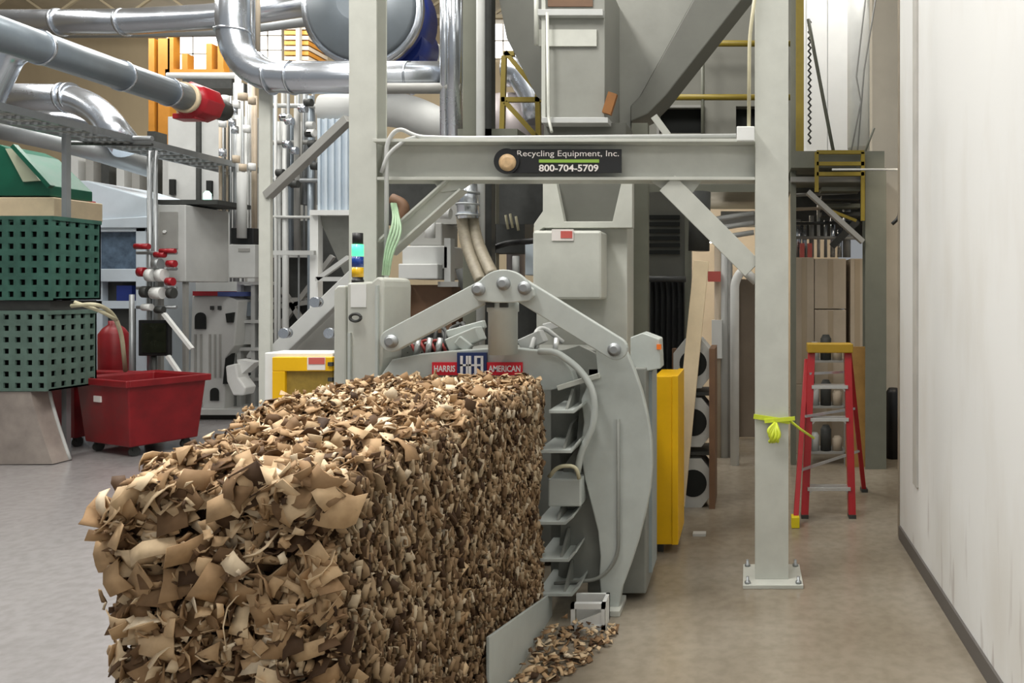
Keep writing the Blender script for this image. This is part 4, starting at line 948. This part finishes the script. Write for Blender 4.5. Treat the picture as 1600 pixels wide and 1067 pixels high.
# cable tray
tray = thing('cable_tray', 'long grey cable tray running down the left side over the cabinets', 'cable tray', (-7.8, 10, 3.75))
XT = -7.8
def Zl(py, Y): return H + (CY - py) * Y / F
ztr = 3.75
for dx in (-.28, .28): MB().box(XT + dx - .02, XT + dx + .02, 6.5, 12.0, ztr - .03, ztr + .05).build('side_rail', M_SILVERM, tray)
q = MB()
for k in range(18): q.box(XT - .28, XT + .28, 6.6 + k * .3, 6.64 + k * .3, ztr - .03, ztr)
q.build('rungs', M_SILVERM, tray)
q = MB()
for k in range(5): q.tube([(XT - .2 + k * .09, 6.5, ztr + .03), (XT - .2 + k * .09, 12, ztr + .03)], .025, 8)
q.build('cables', M_MGREY, tray)
for (x, Y) in ((100, 8.8),): 
    c = W(x, 0, Y); MB().box(c.x - .028, c.x + .028, Y, Y + .06, 0, ztr - .05).build('support_post', M_SILVERM, tray)
MB().tube([W(100, 216, 9.4), W(238, 216, 9.4)], .03, 10).build('cross_pipe', M_SILVERM, tray); MB().tube([W(100, 224, 9.4), W(238, 226, 9.4)], .02, 10).build('cross_pipe', M_DARK, tray)
for (x, y0, Y) in ((372, 118, 11.7), (392, 130, 11.9)):
    MB().tube([W(x, y0, Y), (W(x, 0, Y).x, Y, ztr)], .045, 10).build('riser', M_WHITE, tray)
MB().tube([W(262, 118, 11.7), W(372, 118, 11.7)], .045, 10).build('riser', M_WHITE, tray)

# diagonal duct with red valve
d1 = thing('diagonal_duct', 'blue grey round duct slanting down to a red valve at the upper left', 'duct', (-7.02, 9, 4.32))
za = 4.32; xa = -7.02
MB().tube([(xa, 5.5, za), (xa, 9.6, za)], .165, 22).build('duct', M_DUCTD, d1)
for yy in (7.6, 8.6, 9.3): MB().tube([(xa, yy, za), (xa, yy + .03, za)], .178, 22).build('band', M_SILVER, d1)
MB().tube([(xa, 9.56, za), (xa, 9.62, za)], .19, 22).build('pale_flange', M_BEIGE, d1)
v = MB(); v.tube([(xa, 9.62, za), (xa, 9.7, za), (xa, 10.0, za), (xa, 10.05, za)], .25, 8, rads=[.18, .23, .23, .17]); v.box(xa - .24, xa + .05, 9.7, 9.9, za - .24, za - .17); v.build('red_valve', M_REDV, d1, .01)
MB().tube([(xa, 10.0, za), (xa, 10.3, za)], .14, 16).build('stub_pipe', M_DARK, d1)

def duct(name, label, pts, r, m, fillet=.4, bands=()):
    t = thing(name, label, 'duct', tuple(pts[0])); MB().tube(pts, r, 22, fillet).build('pipe', m, t)
    for (p, q) in bands: MB().tube([p, q], r * 1.09, 22).build('band', m, t)
    return t
Y = 13.0
duct('overhead_duct', 'thick shiny duct running level across the very top left', [W(-80, 36, Y), W(200, 34, Y), W(340, 26, Y), W(500, 2, Y)], .21, M_SILVER, .3,
     [(W(x, 35, Y), W(x + 5, 35, Y)) for x in (90, 190)])
duct('overhead_duct', 'dull duct just under the thick shiny one at the top left', [W(-80, 52, 14.5), W(340, 48, 14.5), W(500, 30, 14.5)], .11, M_SILVERM, .3)
Y = 11.0
duct('elbow_duct', 'shiny duct with an elbow dropping behind the cable tray at the left', [W(-60, 152, Y), W(140, 154, Y), W(200, 232, Y)], .20, M_SILVER, .45, [(W(100, 153, Y), W(104, 153, Y)), (W(110, 153, Y), W(114, 153, Y))])
duct('elbow_duct', 'duct rising at the left edge toward the diagonal duct', [W(-30, 190, 10), W(-6, 130, 10), W(20, 80, 10), W(60, 74, 10)], .15, M_SILVER, .5)
duct('low_duct', 'dull grey duct sloping down below the cable tray', [W(-20, 196, 10.4), W(120, 226, 10.8), W(235, 262, 11.6)], .15, M_SILVERM, .4)
duct('low_duct', 'bright bent duct between the elbow duct and the cable tray', [W(60, 186, 11.6), W(120, 186, 11.6), W(200, 216, 11.6)], .12, M_SILVER, .5)
Y = 7.5
duct('u_bend_duct', 'bright silver duct dropping from the ceiling and turning level behind the main column', [W(364, -120, Y), W(364, 122, Y), W(722, 122, Y)], .15, M_SILVER, .55,
     [(W(421, 122, Y), W(424, 122, Y)), (W(455, 122, Y), W(458, 122, Y)), (W(364, 48, Y), W(364, 51, Y)), (W(640, 122, Y), W(642, 122, Y))])
duct('u_bend_duct', 'thinner silver pipe running just inside the bend of the big silver duct', [W(391, -120, 7.9), W(391, 104, 7.9), W(722, 104, 7.9)], .055, M_SILVER, .35)
duct('thin_riser_pipe', 'slim pinkish pipe rising beside the bend of the silver ducts', [W(403, -60, 7.7), W(403, 80, 7.7)], .022, M_TAN, .1)
duct('riser_duct', 'left pipe of the silver pair rising just left of the olive column', [W(696, -120, 7.3), W(696, 215, 7.3)], .05, M_SILVER, .1)
duct('riser_duct', 'right pipe of the silver pair rising just left of the olive column', [W(711, -120, 7.3), W(711, 215, 7.3)], .075, M_SILVER, .1)
duct('level_pipe', 'dull grey pipe running level below the silver duct behind the main column', [W(596, 138, 7.3), W(722, 138, 7.3)], .05, M_MGREY, .1)
Y = 9.2
duct('large_elbow_duct', 'wide pale grey duct arching behind the main column under the silver ducts', [W(508, 176, Y), W(600, 168, Y), W(650, 178, Y), W(715, 212, Y)], .21, M_LGREY, .6, [])
# blower
bw = thing('blower', 'huge dark grey blower disc with a pale rim and blue housing at the top', 'blower', W(566, 10, 8.9))
c = W(562, 8, 8.6)
MB().lathe(c, (0, 1, 0), [(-.12, .2), (0, .58), (.06, .64)], 40).build('disc', mat('blower_grey', (110, 118, 124), .35, .2, .1, 3), bw)
MB().lathe((c.x, c.y + .04, c.z), (0, 1, 0), [(0, .60), (0, .68), (.08, .68), (.08, .60)], 40).build('rim', M_SILVER, bw)
MB().lathe((c.x, c.y + .13, c.z), (0, 1, 0), [(0, .62), (.5, .62)], 40).build('drum', M_BLUE, bw)
MB().lathe((W(616, 60, 8.9).x, 8.9, W(616, 60, 8.9).z), (0, 1, 0), [(0, .32), (.5, .32)], 32).build('blue_volute', M_BLUE, bw)
MB().pbox(600, 60, 655, 98, 8.95, .5).build('blue_base', M_BLUE, bw)
sk = MB(); sk.poly([(660, 62), (672, 58), (700, 84), (704, 100), (655, 100)], 9.6, .5); sk.build('white_sack', mat('speckled_white_cloth', (206, 204, 190), .8, 0, .3, 20), bw)  # speckled white sack shape, attached here as a part of the blower
# silo
si = thing('ribbed_silo', 'pale blue grey ribbed silo with a dark cone below, left of the main column', 'silo', W(520, 440, 9.0))
s_ = MB(); a = W(496, 330, 9); c = W(560, 186, 9); s_.box(a.x, c.x, 9, 9.6, a.z, c.z); 
for k in range(6): x = a.x + (c.x - a.x) * (k + .3) / 6; s_.box(x, x + .03, 8.96, 9, a.z, c.z)
s_.build('shell', M_BLUEW, si, .003)
MB().pbox(484, 328, 562, 336, 8.9, .8).build('flange', M_WHITE, si); a = W(496, 0, 9).x; c = W(562, 0, 9).x
MB().frustum((a + .25, c - .1, 9.2, 9.4), (a, c, 9, 9.6), W(0, 440, 9).z, W(0, 336, 9).z).build('cone', M_MACHD, si)
MB().fbox(484, 336, 497, 8.95, .1).build('leg', M_WHITE, si)
for (p, q) in (((497, 436), (545, 402)), ((494, 436), (545, 436)), ((418, 395), (492, 395))): MB().bar(W(*p, 8.9), W(*q, 8.9), .05, .05).build('strut', M_LGREY, si)

# rack of process pipes in the middle distance
pr_ = thing('process_pipe_rack', 'dense rack of thin vertical grey pipes behind the diagonal brace', 'pipes', (-7.0, 10.3, 0))
random.seed(3)
for k in range(20):
    x = 428 + k * 3.6 + random.uniform(-1, 1); y0 = random.choice((140, 150, 170, 190)); y1 = random.choice((320, 394, 394, 762))
    MB().tube([W(x, y0, 10.3 + random.uniform(-.3, .3)), W(x, y1, 10.3)], random.choice((.012, .02, .03, .04)), 8).build('pipe', random.choice((M_SILVERM, M_LGREY, M_MGREYP, M_MGREY, M_DUCTD)), pr_)
for k in range(4):
    y = 165 + k * 58; MB().tube([W(424, y, 10.2), W(498, y + random.uniform(-3, 3), 10.2)], random.choice((.02, .03)), 8).build('cross_pipe', random.choice((M_SILVERM, M_LGREY, M_MGREY)), pr_)
for k in range(16):
    x = random.uniform(428, 490); y = random.uniform(155, 310); c = W(x, y, 10.0)
    MB().lathe(c, (1, 0, 0), [(0, .05), (.09, .05)], 12).build('valve', random.choice((M_WHITE, M_DARK, M_SILVER, M_LGREY)), pr_)
pr2 = thing('process_pipe_rack', 'rack of upright pipes with fittings between the red valve and the square post', 'pipes', (-7.4, 11.2, 0))
for k in range(12):
    x = 345 + k * 5 + random.uniform(-1, 1)
    MB().tube([W(x, random.choice((130, 150)), 11.3), W(x, random.choice((360, 440)), 11.3)], random.choice((.015, .025, .04)), 8).build('pipe', random.choice((M_SILVERM, M_LGREY, M_WHITE, M_TAN)), pr2)
for k in range(14):
    c = W(random.uniform(345, 402), random.uniform(150, 300), 11.0)
    MB().lathe(c, (0, 0, 1), [(0, .05), (.1, .05)], 10).build('fitting', random.choice((M_WHITE, M_DARK, M_SILVER, M_TAN)), pr2)
ge = thing('grey_enclosure', 'large flat grey machine enclosure behind the cable tray, below the red valve', 'enclosure', (-9.6, 13.2, 0))
MB().fbox(262, 182, 398, 13.2, .7).build('body', M_LGREY, ge, .01)
for x in (306, 350): MB().pbox(x, 185, x + 6, 330, 13.15, .05).build('seam', M_DARK, ge)
for (x, y) in ((322, 282), (264, 280)): MB().pbox(x, y, x + 8, y + 24, 13.14, .05).build('slot', M_INK, ge)
MB().pbox(285, 122, 362, 138, 13.1, .5).build('dark_duct', M_DARK, ge)
# far racks and dark machinery filling the hall behind
orr = thing('orange_rack', 'orange yellow steel pallet rack against the far wall below the windows', 'rack', (-12.5, 17, 0))
for x in (232, 247, 256): MB().fbox(x, 60, x + 9, 17, .2).build('upright', M_ORANGE, orr)
for (x, y) in ((262, 50), (284, 84), (322, 68), (340, 50)): MB().pbox(x, y, x + 9, 108, 17, .2).build('upright', M_ORANGE, orr)
MB().pbox(258, 108, 350, 120, 17, .2).build('beam', M_ORANGE, orr); MB().pbox(258, 46, 350, 53, 17, .2).build('beam', M_ORANGE, orr)
o2 = thing('orange_rack', 'stacked tan boards on a rack beside the second bright window', 'rack', (-9.0, 17.5, 0))
for k in range(9): MB().pbox(444, 40 + k * 8, 482, 46 + k * 8, 17.5, .8).build('board', M_ORANGE if k % 2 else M_TAN, o2)
MB().fbox(462, 30, 468, 17.4, .1).build('upright', M_MGREY, o2)
# big dim machines closing the middle distance
dm = thing('machine_housing', 'dim grey machine bodies standing under the pipe rack left of the baler tower', 'machine', (-6.5, 12, 0))
MB().fbox(418, 345, 545, 12.0, 1.0).build('body', M_DARK, dm); MB().pbox(425, 250, 498, 345, 12.2, .6).build('upper_body', M_MGREY, dm)
for (p, q) in (((430, 520), (520, 400)), ((440, 450), (500, 545)), ((425, 480), (500, 470))): MB().bar(W(*p, 11.8), W(*q, 11.8), .07, .07).build('strut', M_MGREY, dm)
MB().pbox(420, 395, 480, 402, 11.8, .2).build('rail', M_LGREY, dm); MB().pbox(422, 465, 478, 472, 11.8, .2).build('rail', M_MGREY, dm)
lm = thing('machine_housing', 'pale machine bodies behind the white bagging machine and grey cabinet', 'machine', (-9.5, 14, 0))
MB().fbox(-60, 400, 470, 14.5, 1.5).build('body', M_MGREY, lm); MB().fbox(-60, 300, 240, 14.8, 1.0).build('upper_body', M_LGREY, lm)
for k in range(12):
    x = 110 + k * 24; MB().pbox(x, 200 + (k * 37) % 60, x + 12, 330, 14.2, .3).build('riser', (M_LGREY, M_MGREY, M_DARK)[k % 3], lm)
# machine behind the linkage, seen under the beam
pu = thing('hydraulic_power_unit', 'grey hydraulic unit with boxes and pipes behind the left link arm', 'machine', W(700, 600, 6.9).xy.to_3d())
MB().fbox(610, 470, 850, 7.6, .8).build('tank', M_DARK, pu)
MB().pbox(596, 285, 850, 350, 8.0, .4).build('upper_duct', M_DARK, pu)
MB().pbox(628, 384, 700, 420, 7.0, .5).build('grey_box', M_LGREY, pu, .01); MB().pbox(622, 412, 684, 436, 6.9, .6).build('pale_ledge', M_LGREY, pu, .01); MB().pbox(640, 348, 690, 384, 7.1, .4).build('grey_box', M_MGREY, pu, .01)
MB().pbox(636, 445, 706, 520, 7.1, .4).build('brown_panel', M_BROWN, pu); MB().pbox(632, 445, 638, 520, 7.05, .1).build('panel_edge', M_TAN, pu)
MB().pbox(694, 372, 704, 446, 7.0, .1).build('post', M_LGREY, pu); MB().pbox(684, 440, 716, 448, 6.95, .3).build('bracket', M_MGREY, pu)
MB().pbox(745, 345, 760, 400, 7.2, .3).build('post', M_LGREY, pu); MB().pbox(760, 350, 820, 395, 7.3, .3).build('dark_box', M_DARK, pu)
for k, (x, y) in enumerate(((790, 336), (797, 334), (806, 338))): MB().tube([W(x, y, 7.1), W(x + 4, y + 22, 7.1)], .012, 8).build('brass_fitting', M_HOSE, pu)
MB().tube([W(758, 392, 6.7), W(790, 380, 6.7), W(838, 376, 6.3)], .025, 10, .1).build('black_cable', M_BLACK, pu)
MB().tube([W(720, 420, 6.9), W(735, 470, 6.9)], .05, 10).build('drain_pipe', M_DARK, pu)
MB().pbox(820, 380, 840, 430, 6.6, .3).build('pale_blue_tank', M_BLUEW, pu, .01); MB().tube([W(806, 400, 6.6), W(806, 440, 6.6)], .03, 10).build('post', M_LGREY, pu)
MB().pbox(672, 300, 716, 350, 7.2, .2).build('grey_box', M_MGREY, pu)
MB().tube([W(668, 345, 6.8), W(676, 332, 6.8), W(704, 334, 6.8)], .05, 12, .08).build('white_elbow', M_WHITE, pu); MB().tube([W(672, 340, 6.8), W(672, 372, 6.8)], .045, 12).build('white_elbow', M_WHITE, pu)
MB().tube([W(612, 310, 7.2), W(634, 320, 7.2), W(622, 360, 7.2)], .05, 10, .1).build('rusty_pipe', M_BROWN, pu)
fh = thing('flexible_hoses', 'silver duct splitting into tan corrugated hoses that drop behind the linkage peak', 'hose', W(732, 290, 6.2))
MB().tube([W(728, 278, 6.2), W(732, 342, 6.2)], .085, 18).build('silver_sleeve', M_SILVER, fh)
for y in (300, 318, 335): MB().tube([W(731, y, 6.2), W(731, y + 3, 6.2)], .095, 18).build('clamp', M_SILVERM, fh)
def hose(pts, r):
    ps = [Vector(p) for p in pts]; out = []; rads = []
    n = 60
    for i in range(n + 1):
        t = i / n; a, b_, c, d = ps
        out.append((1 - t) ** 3 * a + 3 * t * (1 - t) ** 2 * b_ + 3 * t * t * (1 - t) * c + t ** 3 * d); rads.append(r * (1.1 if i % 2 else .95))
    return MB().tube(out, r, 12, rads=rads)
hose([W(722, 335, 6.2), W(724, 375, 6.2), W(735, 400, 6.1), W(752, 440, 5.9)], .045).build('hose', M_HOSEG, fh)
hose([W(738, 335, 6.25), W(740, 370, 6.25), W(752, 395, 6.1), W(770, 430, 5.9)], .045).build('hose', M_HOSEG, fh)
